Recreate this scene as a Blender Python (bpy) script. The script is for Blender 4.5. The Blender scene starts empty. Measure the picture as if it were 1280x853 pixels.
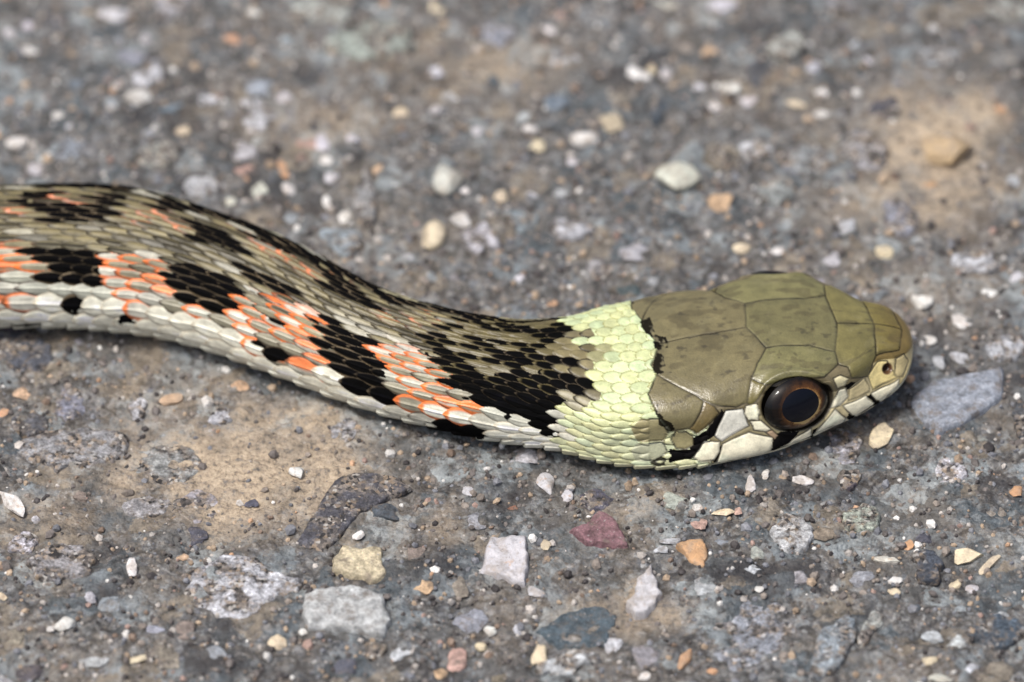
import bpy, math, random
import numpy as np
from mathutils import Vector, kdtree

S = 1e-4            # one modelling unit is 0.1 mm
EL = math.radians(42.0); DIST = 9000.0
scene = bpy.context.scene
COL = scene.collection

# ------------------------------------------------------------------ camera, sky, sun, exposure
cam = bpy.data.cameras.new('camera'); cam_o = bpy.data.objects.new('camera', cam); COL.objects.link(cam_o)
cam_o.location = (0, -DIST*math.cos(EL)*S, DIST*math.sin(EL)*S)
cam_o.rotation_euler = (math.radians(90) - EL, 0, 0)
cam.sensor_width = 36; cam.lens = 36*DIST/1280
cam.clip_start = 0.01; cam.clip_end = 200
cam.dof.use_dof = True; cam.dof.focus_distance = (DIST - 235)*S; cam.dof.aperture_fstop = 13.0; cam.dof.aperture_blades = 0
scene.camera = cam_o

SUN_EL, SUN_AZ = math.radians(68), math.radians(-126)     # azimuth from +Y towards +X
world = bpy.data.worlds.new('World'); scene.world = world; world.use_nodes = True
wn = world.node_tree; bg = wn.nodes['Background']
sky = wn.nodes.new('ShaderNodeTexSky'); sky.sky_type = 'NISHITA'; sky.sun_disc = False
sky.sun_elevation = SUN_EL; sky.sun_rotation = SUN_AZ; sky.air_density = 1.0; sky.dust_density = 6.0; sky.ozone_density = 1.0
wn.links.new(sky.outputs[0], bg.inputs[0]); bg.inputs[1].default_value = 0.11
sun = bpy.data.lights.new('sun', 'SUN'); sun.energy = 2.7; sun.angle = math.radians(12); sun.color = (1, .97, .925)
sun_o = bpy.data.objects.new('sun', sun); COL.objects.link(sun_o)
sd = Vector((math.sin(SUN_AZ)*math.cos(SUN_EL), math.cos(SUN_AZ)*math.cos(SUN_EL), math.sin(SUN_EL)))
sun_o.rotation_euler = sd.to_track_quat('Z', 'Y').to_euler(); sun_o.location = sd*2
scene.view_settings.view_transform = 'Standard'; scene.view_settings.look = 'None'
scene.view_settings.exposure = 0.13; scene.view_settings.gamma = 1.0
scene.unit_settings.system = 'METRIC'

# ------------------------------------------------------------------ measured data (0.1 mm)
MARKS = {'ST': [[-1750.0, -90.0, 0.0, 8.4, 4.0, 7.3, 5.6, 4.5, 5.3, 2.0, 3.4, 0.3, 0.0, 0.0], [-1600.0, -60.0, 0.0, 49.0, 23.1, 42.4, 32.5, 26.5, 30.7, 11.8, 19.8, 1.7, 0.0, 0.0],
        [-1350.0, 20.0, 0.0, 100.8, 47.5, 87.2, 66.9, 54.4, 63.1, 24.2, 40.7, 3.5, 0.0, 0.0], [-1050.0, 95.0, 0.0, 133.0, 62.7, 115.0, 88.2, 71.8, 83.3, 31.9, 53.7, 4.7, 0.0, 0.0],
        [-850.0, 100.0, 0.0, 140.0, 66.0, 121.1, 92.9, 75.6, 87.7, 33.6, 56.6, 4.9, 0.0, 0.0], [-700.0, 85.0, 0.0, 140.0, 66.0, 121.1, 92.9, 75.6, 87.7, 33.6, 56.6, 4.9, 0.0, 0.0],
        [-600.0, 86.1, 0.0, 140.0, 67.8, 121.1, 95.3, 75.6, 90.0, 33.6, 58.1, 4.9, 0.0, 0.0], [-500.0, 82.8, 0.0, 138.0, 70.3, 119.4, 98.9, 74.5, 93.4, 33.1, 60.3, 4.8, 0.0, 0.0],
        [-400.0, 54.3, 0.0, 132.0, 63.7, 114.2, 89.7, 71.3, 84.7, 31.7, 54.6, 4.6, 0.0, 0.0], [-300.0, 5.2, 0.0, 124.0, 60.3, 107.3, 84.8, 67.0, 80.1, 29.8, 51.7, 4.3, 0.0, 0.0],
        [-200.0, -58.5, 0.0, 116.0, 54.4, 100.3, 76.5, 62.6, 72.3, 27.8, 46.6, 4.1, 0.0, 0.0],
        [-100.0, -103.9, 0.0, 112.0, 56.0, 96.9, 78.8, 60.5, 74.4, 26.9, 48.0, 3.9, 0.0, 0.0], [-10.0, -130.0, 0.0, 112.0, 59.6, 96.9, 83.9, 60.5, 79.2, 26.9, 51.1, 3.9, 0.0, 0.0],
        [60.0, -137.1, 0.0, 112.0, 72.7, 95.0, 88.3, 61.0, 89.2, 29.0, 64.2, 8.0, 0.0, 2.0], [120.0, -139.4, 0.0, 112.0, 97.9, 93.0, 109.7, 60.0, 110.8, 28.0, 79.8, 8.0, 0.0, 2.0],
        [170.0, -135.5, 0.0, 113.0, 102.8, 96.0, 113.6, 60.0, 124.4, 28.0, 89.6, 9.0, 0.0, 3.0],
        [220.0, -123.9, 0.0, 117.0, 102.5, 100.0, 124.3, 62.0, 134.2, 30.0, 96.6, 10.0, 0.0, 4.0],
        [270.0, -114.5, 0.0, 120.0, 93.3, 105.0, 117.8, 65.0, 130.2, 32.0, 93.8, 12.0, 0.0, 5.0],
        [310.0, -102.9, 0.0, 120.0, 98.4, 109.0, 119.1, 70.0, 127.9, 35.0, 92.1, 14.0, 0.0, 7.0],
        [350.0, -97.5, 0.0, 118.0, 96.8, 110.0, 109.8, 74.0, 122.7, 39.0, 88.4, 18.0, 0.0, 10.0],
        [400.0, -94.5, 0.0, 113.0, 79.5, 107.0, 88.4, 78.0, 97.2, 46.0, 70.0, 25.0, 0.0, 16.0],
        [445.0, -87.4, 0.0, 106.0, 45.7, 101.0, 60.3, 79.0, 74.9, 53.0, 53.9, 33.0, 0.0, 24.0],
        [470.0, -84.8, 0.0, 100.0, 42.1, 95.0, 54.7, 78.0, 67.4, 59.0, 48.5, 41.0, 0.0, 33.0],
        [493.8, -82.3, 0.0, 95.0, 38.4, 91.0, 49.2, 78.0, 59.9, 62.0, 43.1, 47.0, 0.0, 40.0]],
 'black': [[[1140.6, -0.045], [1101.9, -0.045], [1032.5, -0.0225], [1028.6, 0.0675], [1076.2, 0.0575], [1121.8, 0.09], [1139.6, 0.09]],
           [[1075.2, -0.1525], [1039.5, -0.135], [1034.5, -0.06], [1067.2, -0.055]], [[1017.7, -0.175], [989.9, -0.28], [953.2, -0.14], [994.9, -0.07]],
           [[1164.4, -0.165], [1120.8, -0.155], [1124.8, -0.0875], [1163.4, -0.06]],
           [[1141.6, 0.21], [1028.6, 0.2025], [1027.6, 0.325], [1060.3, 0.37], [1120.8, 0.365], [1133.7, 0.35], [1141.6, 0.2875]],
           [[1120.8, 0.4], [1063.3, 0.4], [1059.3, 0.4375], [1100.0, 0.485]], [[1167.4, 0.5975], [1147.6, 0.56], [1150.5, 0.6625]],
           [[1007.8, 0.545], [980.0, 0.4775], [991.9, 0.57]], [[952.2, -0.0575], [904.6, -0.0975], [857.0, -0.0375], [865.0, 0.0475], [895.7, 0.03], [934.4, 0.0575]],
           [[873.9, -0.165], [844.1, -0.295], [778.7, -0.205], [781.7, -0.135], [830.3, -0.1275], [858.0, -0.1025]],
           [[949.3, 0.2025], [908.6, 0.1825], [844.1, 0.185], [846.1, 0.27], [848.1, 0.3425], [877.9, 0.35], [929.4, 0.35], [941.3, 0.295]],
           [[928.4, 0.4325], [906.6, 0.3975], [869.9, 0.415], [872.9, 0.45], [899.7, 0.45]],
           [[854.1, 0.09], [832.3, 0.0675], [773.8, 0.0675], [767.8, 0.1625], [815.4, 0.15], [846.1, 0.1375]],
           [[803.5, 0.41], [758.9, 0.41], [761.9, 0.45], [784.7, 0.5175], [796.6, 0.475]], [[801.5, 0.2775], [776.7, 0.2775], [778.7, 0.31]],
           [[769.8, -0.115], [743.0, -0.17], [667.7, -0.075], [668.6, -0.0175], [703.4, -0.005], [753.9, -0.015]],
           [[715.3, -0.285], [664.7, -0.2], [660.7, -0.115], [693.4, -0.1575]],
           [[736.1, 0.225], [715.3, 0.14], [654.8, 0.195], [642.9, 0.2625], [632.0, 0.3225], [637.9, 0.5025], [658.7, 0.485], [679.6, 0.4275], [705.3, 0.3775], [714.3, 0.3]],
           [[685.5, 0.22], [645.8, 0.245], [633.0, 0.315], [635.9, 0.52], [672.6, 0.545]], [[697.4, -0.1825], [632.0, -0.2175], [633.0, -0.1525], [676.6, -0.115]],
           [[582.4, 0.1875], [550.7, 0.2175], [511.0, 0.2075], [481.2, 0.155], [417.8, 0.1125], [401.9, 0.135], [403.9, 0.185], [426.7, 0.23], [436.6, 0.325], [439.6, 0.4475],
            [433.7, 0.5125], [446.5, 0.505], [473.3, 0.425], [494.1, 0.4075], [523.9, 0.385], [544.7, 0.345], [568.5, 0.2775]],
           [[605.2, 0.12], [573.5, 0.1175], [548.7, 0.1625], [559.6, 0.2425], [578.4, 0.2125]],
           [[578.4, 0.515], [552.6, 0.53], [532.8, 0.53], [516.9, 0.55], [521.9, 0.6975], [545.7, 0.695], [585.4, 0.6975]],
           [[569.5, -0.15], [546.7, -0.1575], [510.0, -0.1], [512.0, -0.07], [542.7, -0.0925], [567.5, -0.1075]],
           [[529.8, -0.185], [449.5, -0.12], [423.7, -0.1125], [423.7, -0.09], [448.5, -0.0825], [526.9, -0.135]],
           [[566.5, -0.0175], [533.8, -0.005], [531.8, 0.03], [563.5, 0.0225]], [[520.9, -0.03], [478.3, -0.0125], [477.3, 0.01], [518.9, 0.005]],
           [[501.1, 0.0475], [412.8, 0.0525], [412.8, 0.0725], [499.1, 0.08]], [[599.2, 0.05], [567.5, 0.0475], [565.5, 0.075], [597.3, 0.075]],
           [[511.0, 0.115], [477.3, 0.1175], [477.3, 0.14], [510.0, 0.145]], [[553.6, 0.1675], [510.0, 0.2125], [528.8, 0.2375]]],
 'black_head': {'g12': [[72.7, 0.5375], [66.8, 0.54], [52.9, 0.6925], [59.8, 0.6925]],
                'g23': [[96.5, 0.56], [93.6, 0.5475], [84.6, 0.6875], [92.6, 0.6825]],
                'g34': [[135.2, 0.58], [127.3, 0.5825], [129.3, 0.68], [133.2, 0.68]],
                'g45': [[216.5, 0.5275], [204.6, 0.5075], [153.1, 0.5625], [208.6, 0.6375], [217.5, 0.6375]],
                'g56': [[270.1, 0.51], [261.1, 0.5], [262.1, 0.56], [274.0, 0.6175], [280.0, 0.6025]],
                'l7': [[344.4, 0.59], [337.5, 0.5475], [330.5, 0.565], [331.5, 0.61], [343.4, 0.6225]],
                'nape': [[334.5, -0.095], [317.6, -0.1075], [316.7, 0.0025], [306.7, -0.0025], [308.7, 0.0225], [322.6, 0.04], [327.6, -0.025]],
                'pre': [[98.5, 0.39], [89.6, 0.3625], [87.6, 0.3975], [95.5, 0.4375]],
                'stripe': [[260.1, 0.3075], [254.2, 0.335], [273.0, 0.445], [289.9, 0.465], [308.7, 0.56], [326.6, 0.59], [331.5, 0.5575], [327.6, 0.51], [310.7, 0.51],
                           [304.8, 0.44], [286.9, 0.38], [264.1, 0.3325]],
                'tmp': [[339.5, 0.21], [332.5, 0.21], [335.5, 0.25], [323.6, 0.36], [322.6, 0.4025], [326.6, 0.415], [335.5, 0.335]]},
 'collar': [[441.6, -0.1975], [402.9, 0.0125], [398.0, 0.1225], [403.9, 0.185], [431.7, 0.3175], [435.6, 0.445], [433.7, 0.525], [446.5, 0.6525]],
 'cream': {'l1': [[67.8, 0.5375], [23.6, 0.5575], [24.6, 0.6275], [50.9, 0.6975]],
           'l2': [[99.5, 0.52], [74.7, 0.5275], [59.8, 0.655], [86.6, 0.6675]],
           'l3': [[129.3, 0.625], [106.4, 0.5175], [94.6, 0.6425], [99.5, 0.685]],
           'l4': [[209.6, 0.62], [135.2, 0.57], [132.2, 0.66]],
           'l5': [[262.1, 0.5], [233.4, 0.47], [214.5, 0.53], [216.5, 0.6275], [246.3, 0.67], [274.0, 0.63]],
           'l6': [[308.7, 0.56], [293.8, 0.46], [265.1, 0.4825], [267.1, 0.5425], [278.0, 0.595], [298.8, 0.6]],
           'lor': [[92.6, 0.4275], [75.7, 0.4025], [68.8, 0.49], [69.8, 0.5225], [93.6, 0.505]],
           'nas': [[69.8, 0.415], [53.9, 0.35], [39.8, 0.3575], [25.7, 0.5325], [64.8, 0.525]],
           'po1': [[234.4, 0.3325], [225.4, 0.3325], [223.5, 0.3775], [225.4, 0.42], [233.4, 0.4075], [236.3, 0.37]],
           'po2': [[232.4, 0.415], [223.5, 0.4225], [215.5, 0.48], [219.5, 0.49], [229.4, 0.465]],
           'po3': [[220.5, 0.49], [214.5, 0.485], [208.6, 0.525], [212.5, 0.5425], [217.5, 0.515]],
           'pr1': [[112.4, 0.5025], [103.5, 0.4025], [95.5, 0.405], [93.6, 0.48], [101.5, 0.515]],
           'pr2': [[108.4, 0.2925], [101.5, 0.2825], [93.6, 0.3325], [96.5, 0.3875], [104.5, 0.385]],
           'ros': [[26.7, 0.345], [16.1, 0.325], [9.7, 0.4975], [19.7, 0.5725], [29.9, 0.5]],
           'w1': [[255.2, 0.325], [237.3, 0.3425], [233.4, 0.4375], [262.1, 0.485], [275.0, 0.4425]]},
 'eye': [155.0, 0.395],
 'nape': [[[451.5, -0.0475], [405.9, -0.015], [381.1, -0.0225], [377.1, 0.0225], [405.9, 0.0475], [449.5, 0.05]]],
 'nostril': [39.8, 0.43],
 'olive2': {'o1': [[326.6, 0.4425], [322.6, 0.395], [313.7, 0.395], [306.7, 0.435], [306.7, 0.4875], [314.7, 0.5125], [322.6, 0.5025]],
            'o2': [[360.3, 0.34], [351.4, 0.2825], [336.5, 0.29], [328.6, 0.3975], [332.5, 0.455], [354.3, 0.4475]],
            'o3': [[360.3, 0.5075], [354.3, 0.46], [332.5, 0.46], [330.5, 0.52], [339.5, 0.5825], [355.3, 0.5825]]},
 'orange': [[[662.7, 0.2275], [632.0, 0.125], [563.5, 0.2375], [514.0, 0.425], [556.6, 0.5475], [615.1, 0.605], [642.9, 0.45]],
            [[849.1, 0.275], [799.5, 0.11], [718.2, 0.1525], [701.4, 0.515], [743.0, 0.56], [822.3, 0.45], [846.1, 0.3725]],
            [[1037.5, 0.2275], [988.9, 0.1775], [937.4, 0.215], [927.4, 0.4225], [972.1, 0.51], [1029.6, 0.42]],
            [[1204.1, 0.1875], [1140.6, 0.21], [1138.6, 0.4675], [1206.1, 0.5475]], [[933.4, 0.1875], [914.5, 0.43], [837.2, 0.4125], [841.2, 0.3475]]],
 'plates': {'frontal': ['t2', 't3', 'c1', 'c1b', 'b1'],
            'internasal': ['t0', 't1', 'a1', 'a0'],
            'parietal': ['t3', 't4', 'd4', 'd3', 'd2b', 'd2', 'd1c', 'd1b', 'd1', 'c2', 'c1c', 'c1'],
            'postoc': ['c2', 'c3', [224.4, 0.3125], [230.4, 0.3375], 'd1'],
            'prefrontal': ['t1', 't2', 'b1', 'b2', 'b3a', 'b3', 'b4', 'a1'],
            'supraocular': ['c1', 'c1c', 'c2', 'c3', 'c3b', 'c4', 'c5', 'b2', 'b1', 'c1b'],
            'temporal': ['d3', 'e4', 'e3', 'e2', 'e1', 'd2', 'd2b'],
            'temporal2': ['d2', 'e1', [301.8, 0.42], [284.9, 0.3725], [263.1, 0.325], [270.1, 0.285]]},
 'pt': {'a0': [21.6, 0.2475],
        'a1': [55.9, 0.29],
        'b1': [103.5, 0.1325],
        'b2': [102.5, 0.2075],
        'b3': [90.6, 0.3425],
        'b3a': [93.6, 0.24],
        'b4': [70.8, 0.4175],
        'b5': [62.8, 0.355],
        'c1': [196.7, 0.095],
        'c1b': [132.2, 0.095],
        'c1c': [215.5, 0.1525],
        'c2': [225.4, 0.2125],
        'c3': [214.5, 0.2575],
        'c3b': [186.8, 0.25],
        'c4': [148.1, 0.25],
        'c5': [119.3, 0.2675],
        'd1': [233.4, 0.3175],
        'd1b': [243.3, 0.325],
        'd1c': [262.1, 0.29],
        'd2': [286.9, 0.245],
        'd2b': [311.7, 0.1675],
        'd3': [330.5, 0.1025],
        'd4': [334.5, 0.07],
        'e1': [309.7, 0.3875],
        'e2': [324.6, 0.395],
        'e3': [337.5, 0.2575],
        'e4': [342.4, 0.1725],
        't0': [13.5, 0.0],
        't1': [48.9, 0.0],
        't2': [95.5, 0.0],
        't3': [208.6, 0.0],
        't4': [318.6, 0.0]},
 'smoke': [[[1157.5, 0.155], [1125.7, 0.1725], [1125.7, 0.19], [1157.5, 0.185]], [[1030.6, 0.1275], [986.9, 0.1225], [942.3, 0.1175], [1017.7, 0.1775]],
           [[972.1, 0.105], [938.3, 0.0875], [935.4, 0.155], [967.1, 0.1575]], [[870.9, 0.06], [835.2, 0.0475], [836.2, 0.095], [864.0, 0.11]]],
 'tick': [[938.3, -0.2175], [894.7, -0.15], [828.3, -0.085], [760.9, -0.3], [657.7, -0.005], [639.9, -0.01], [608.2, -0.13], [1166.4, -0.005], [1115.8, -0.1], [1094.0, -0.04],
          [1012.7, 0.0025], [993.9, -0.0475], [964.1, -0.015], [813.4, -0.1375], [737.1, -0.295], [587.3, -0.08], [854.1, -0.0875], [1170.4, 0.2075], [786.6, -0.07],
          [755.9, -0.1275]]}

PALETTE = {'B': (132, 122, 112),
 'BL': (108, 115, 130),
 'CR': (214, 200, 172),
 'DS': (78, 82, 90),
 'G': (140, 141, 144),
 'GB': (134, 139, 147),
 'GG': (154, 159, 152),
 'GW': (198, 200, 190),
 'LG': (174, 176, 180),
 'LW': (192, 192, 198),
 'O': (194, 152, 118),
 'P': (166, 138, 130),
 'PU': (130, 101, 104),
 'R': (146, 100, 90),
 'T': (182, 156, 128),
 'W': (218, 217, 214),
 'YT': (188, 176, 150)}
EMBEDDED = [[-525.6, 642.8, 23.2, 17.2, 0, 'LW', 0.5], [-637.0, 618.6, 9.5, 10.6, 0, 'LW', 0.5], [-658.0, 597.2, 8.4, 10.6, 0, 'LW', 0.5], [-633.2, 562.5, 11.5, 13.2, 0, 'W', 0.5],
 [-479.5, 594.1, 8.4, 9.4, 0, 'LW', 0.4], [-341.3, 646.6, 10.5, 11.9, 0, 'W', 0.5], [-610.8, 319.9, 11.3, 14.2, 0, 'LW', 0.5], [-591.7, 438.2, 10.4, 9.3, 0, 'W', 0.4],
 [-566.3, 494.6, 9.4, 10.8, 0, 'BL', 0.3], [-437.7, 449.2, 17.6, 13.5, 5, 'BL', 0.3], [-501.8, 549.2, 20.9, 19.1, 0, 'GB', 0.3], [-423.7, 402.9, 9.3, 10.6, 0, 'CR', 0.4],
 [-451.1, 358.7, 24.7, 26.8, 0, 'GG', 0.3], [-394.3, 289.6, 24.6, 21.0, 0, 'LG', 0.4], [-323.6, 291.5, 12.3, 18.5, 0, 'GW', 0.5],
 [-360.6, 261.1, 13.3, 7.8, -15, 'GW', 0.4], [-343.0, 326.6, 14.4, 11.8, 0, 'P', 0.4], [-261.9, 374.1, 17.5, 11.9, 0, 'P', 0.4],
 [-244.4, 375.5, 10.3, 17.8, 0, 'LW', 0.4], [-238.6, 342.5, 10.3, 10.5, 0, 'W', 0.4], [-230.8, 312.6, 10.3, 10.5, 0, 'LW', 0.4], [-237.0, 262.6, 7.2, 15.4, 0, 'W', 0.3],
 [-367.1, 589.3, 12.6, 9.6, -10, 'O', 0.3], [-252.9, 647.5, 48.5, 24.7, 0, 'GG', 0.3], [-297.0, 465.3, 10.4, 12.0, 0, 'LW', 0.4],
 [-395.8, 468.5, 14.5, 13.5, 0, 'LG', 0.3], [-322.6, 490.7, 22.9, 22.1, 0, 'GB', 0.2], [-566.5, 362.3, 28.8, 24.6, 0, 'GB', 0.2], [49.4, 605.5, 10.5, 10.7, 0, 'W', 0.4],
 [161.6, 516.9, 18.8, 11.8, -35, 'W', 0.5], [181.6, 525.4, 7.3, 9.3, 0, 'CR', 0.4], [201.3, 517.1, 10.4, 12.0, 0, 'LW', 0.4], [61.3, 463.3, 20.8, 15.9, 15, 'BL', 0.4],
 [32.0, 373.8, 11.3, 13.0, 0, 'CR', 0.5], [77.1, 345.8, 8.2, 9.2, 0, 'LW', 0.4], [131.5, 429.0, 19.7, 21.2, 0, 'YT', 0.4], [-59.4, 292.4, 7.2, 7.9, 0, 'W', 0.4],
 [-39.6, 192.3, 21.3, 28.3, 0, 'LG', 0.5], [10.1, 116.0, 9.1, 10.3, 0, 'LW', 0.4], [-45.5, 407.8, 9.3, 9.3, 0, 'LW', 0.4], [-82.1, 472.0, 13.5, 9.3, -30, 'LG', 0.4],
 [-99.6, 448.0, 8.3, 8.1, 0, 'LW', 0.3], [-145.1, 441.3, 10.4, 12.1, 0, 'CR', 0.3], [-205.3, 382.4, 10.3, 9.4, 0, 'LW', 0.3], [-212.0, 231.2, 9.2, 14.8, 0, 'W', 0.4],
 [64.2, 636.9, 12.6, 12.3, 0, 'P', 0.3], [203.6, 663.5, 16.9, 10.8, 0, 'GW', 0.4], [76.3, 212.2, 28.5, 18.6, 0, 'LG', 0.3], [157.1, 160.9, 20.3, 20.7, 0, 'LG', 0.4],
 [147.2, 94.3, 15.1, 14.2, 0, 'DS', 0.4], [-189.0, 263.7, 13.3, 55.8, 0, 'G', 0.2], [-29.2, 505.7, 14.6, 13.6, 0, 'DS', 0.3], [189.8, 449.1, 11.4, 38.1, -5, 'DS', 0.3],
 [62.4, 286.1, 12.3, 9.3, 10, 'LG', 0.3], [-14.3, 278.2, 11.3, 10.7, -20, 'CR', 0.3], [-100.1, 654.8, 14.8, 16.5, 0, 'CR', 0.3],
 [-178.2, 579.3, 54.5, 36.1, 0, 'GG', 0.2], [362.4, 570.9, 27.2, 26.3, 0, 'GG', 0.5], [305.2, 460.5, 15.6, 10.4, 0, 'LW', 0.5], [245.7, 494.2, 11.5, 13.3, 0, 'LW', 0.4],
 [258.5, 562.6, 12.6, 13.4, 0, 'T', 0.4], [368.6, 463.1, 18.7, 15.7, -15, 'CR', 0.5], [401.2, 475.0, 9.4, 10.5, 0, 'W', 0.5], [400.1, 441.3, 10.4, 9.1, 0, 'W', 0.5],
 [321.2, 515.9, 18.8, 24.0, 0, 'DS', 0.4], [457.5, 363.7, 30.9, 33.7, 0, 'LG', 0.5], [533.3, 307.8, 14.4, 12.0, 0, 'O', 0.3], [633.7, 449.4, 9.3, 9.3, 0, 'O', 0.4],
 [491.7, 239.9, 24.5, 33.8, 0, 'GB', 0.5], [428.7, 219.7, 13.2, 22.7, 0, 'LG', 0.5], [336.8, 175.7, 12.2, 8.9, 10, 'W', 0.5], [291.2, 175.7, 11.2, 10.4, 0, 'CR', 0.4],
 [405.3, 158.3, 14.2, 14.0, 0, 'LG', 0.5], [583.1, 146.7, 29.4, 20.0, -10, 'LG', 0.6], [636.2, 118.9, 10.1, 10.2, 0, 'LW', 0.5], [603.5, 90.0, 11.1, 11.6, 0, 'W', 0.4],
 [563.7, 35.5, 15.0, 11.3, 30, 'W', 0.5], [434.4, 655.8, 23.2, 24.7, 0, 'GB', 0.3], [275.2, 659.8, 23.2, 14.8, 0, 'LW', 0.4], [651.5, 654.0, 33.7, 21.2, 0, 'GG', 0.5],
 [448.5, 578.9, 12.6, 14.7, 0, 'LG', 0.4], [467.3, 548.1, 14.6, 10.7, 0, 'LW', 0.4], [643.0, 307.7, 10.3, 11.8, 0, 'LG', 0.4], [337.8, 283.3, 26.6, 24.0, -20, 'G', 0.3],
 [272.6, 346.3, 24.7, 24.1, 0, 'B', 0.3], [380.9, 353.7, 37.1, 29.5, 0, 'G', 0.3], [560.5, 458.4, 20.8, 18.9, 0, 'B', 0.3], [265.6, 260.3, 20.4, 20.1, 0, 'T', 0.25],
 [-331.8, -294.5, 5.9, 6.0, 0, 'W', 0.6], [-316.1, -297.7, 8.8, 9.8, 0, 'DS', 0.5], [-384.6, -350.8, 15.5, 18.6, -20, 'DS', 0.4],
 [-320.0, -442.5, 69.4, 44.8, 0, 'LG', 0.35], [-536.2, -199.6, 59.0, 41.0, 0, 'G', 0.3], [-458.9, -411.8, 7.7, 18.4, 0, 'W', 0.5],
 [-398.7, -391.8, 8.7, 6.1, 10, 'T', 0.5], [-496.6, -569.0, 21.0, 13.2, 25, 'LG', 0.5], [-446.1, -568.3, 11.4, 6.0, 15, 'CR', 0.5],
 [-612.0, -22.8, 41.9, 40.0, 0, 'DS', 0.15], [-541.5, -402.1, 38.7, 30.2, 0, 'G', 0.3], [-248.7, -524.7, 6.7, 5.9, 0, 'W', 0.6], [-337.8, -80.4, 10.9, 11.6, 0, 'T', 0.3],  # first entry: dark patch standing in for shade by the body, shaped as a stone
 [-279.0, -540.2, 11.5, 13.7, 0, 'CR', 0.3], [-612.9, -458.9, 7.7, 8.5, 0, 'CR', 0.5], [-629.2, -130.1, 6.9, 10.5, 0, 'O', 0.3],
 [-479.4, -477.7, 16.3, 21.3, 0, 'GB', 0.3], [-505.8, -465.8, 8.7, 9.8, 0, 'LG', 0.4], [-524.9, -382.8, 13.6, 17.7, 0, 'DS', 0.3],
 [-427.2, -220.3, 49.1, 33.8, 0, 'G', 0.2], [0.0, -300.6, 9.8, 11.2, 0, 'R', 0.4], [-55.7, -279.1, 8.8, 10.0, 0, 'LW', 0.4], [-30.4, -237.2, 4.9, 4.8, 0, 'W', 0.6],
 [40.7, -369.7, 7.8, 8.4, 0, 'CR', 0.6], [-50.8, -496.0, 22.1, 20.5, 0, 'GB', 0.5], [-68.7, -561.4, 17.2, 20.7, 0, 'P', 0.4], [67.7, -570.8, 38.1, 16.8, 10, 'LG', 0.5],
 [33.4, -558.0, 9.5, 19.1, -10, 'CR', 0.5], [-63.6, -445.7, 13.5, 21.6, 0, 'B', 0.4], [14.7, -212.1, 21.6, 16.6, 0, 'LG', 0.3], [66.4, -284.8, 7.8, 12.9, 0, 'LW', 0.4],
 [-106.0, -445.5, 13.5, 14.8, 0, 'T', 0.4], [-43.8, -326.3, 15.6, 15.2, 0, 'G', 0.3], [226.1, -310.4, 7.8, 8.6, 0, 'W', 0.5], [257.1, -318.7, 14.6, 7.3, 8, 'CR', 0.5],
 [274.7, -315.8, 5.8, 7.5, 0, 'P', 0.4], [198.1, -295.2, 15.6, 15.0, 0, 'GG', 0.4], [225.6, -334.6, 12.6, 11.2, 0, 'P', 0.4], [298.2, -388.3, 9.7, 15.1, 20, 'GG', 0.5],
 [289.7, -415.8, 11.6, 8.5, 0, 'LG', 0.5], [297.6, -446.2, 6.7, 5.9, 0, 'W', 0.6], [162.2, -556.3, 17.2, 21.6, 20, 'G', 0.5], [157.0, -590.3, 7.6, 8.2, 20, 'W', 0.6],
 [291.3, -271.8, 6.8, 16.1, 0, 'W', 0.4], [310.5, -250.3, 5.9, 10.3, 0, 'W', 0.5], [339.9, -353.3, 25.2, 29.8, 0, 'LG', 0.4], [231.2, -444.2, 18.3, 16.0, 0, 'LG', 0.4],
 [282.6, -513.6, 53.6, 60.4, 0, 'GB', 0.25], [120.4, -540.3, 9.6, 20.6, -15, 'LG', 0.5], [182.1, -378.0, 9.7, 8.7, 0, 'LG', 0.4],
 [193.0, -363.6, 16.5, 5.0, 5, 'LG', 0.4], [251.3, -361.4, 13.6, 11.2, 0, 'GB', 0.4], [585.2, -493.4, 11.5, 9.8, 0, 'LG', 0.4], [357.3, -257.8, 13.7, 9.8, 0, 'W', 0.5],
 [425.3, -326.2, 19.5, 27.4, -20, 'GG', 0.5], [480.0, -366.8, 7.8, 8.5, 0, 'O', 0.5], [536.3, -429.9, 8.7, 9.7, 0, 'CR', 0.5], [451.8, -394.8, 17.4, 7.3, 0, 'GW', 0.5],
 [459.1, -429.7, 11.6, 7.1, 0, 'W', 0.6], [461.2, -450.4, 10.6, 5.9, 0, 'CR', 0.6], [555.1, -440.8, 8.7, 8.6, 0, 'LW', 0.4], [616.8, -273.6, 8.8, 11.1, -30, 'O', 0.5],
 [418.8, -426.4, 22.2, 18.5, 15, 'GB', 0.4], [499.7, -407.0, 17.4, 28.4, 0, 'DS', 0.3], [387.2, -535.8, 19.1, 61.8, -25, 'GB', 0.35],
 [431.2, -507.3, 9.6, 32.4, -25, 'GG', 0.35], [500.2, -529.3, 16.3, 10.8, 0, 'LG', 0.5], [534.3, -536.2, 17.2, 12.0, 20, 'LG', 0.5],
 [495.6, -570.0, 11.4, 9.6, 0, 'CR', 0.5], [580.0, -522.0, 34.5, 24.9, 0, 'DS', 0.3], [576.9, -583.0, 19.0, 19.5, 0, 'B', 0.4], [563.9, 39.7, 14.0, 15.1, 30, 'W', 0.5],
 [557.7, -30.4, 13.0, 12.5, 0, 'LG', 0.5], [532.3, -39.2, 10.0, 14.2, 0, 'LG', 0.4], [520.2, 2.8, 12.0, 8.8, 20, 'W', 0.5], [616.4, -15.1, 22.0, 25.6, 0, 'LG', 0.4],
 [629.0, -153.9, 9.9, 36.2, 0, 'DS', 0.4], [507.5, -602.2, 15.2, 7.2, 0, 'GW', 0.5], [584.6, -312.5, 21.4, 20.3, 0, 'B', 0.3], [378.6, -354.5, 13.6, 15.2, 0, 'B', 0.3],
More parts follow.
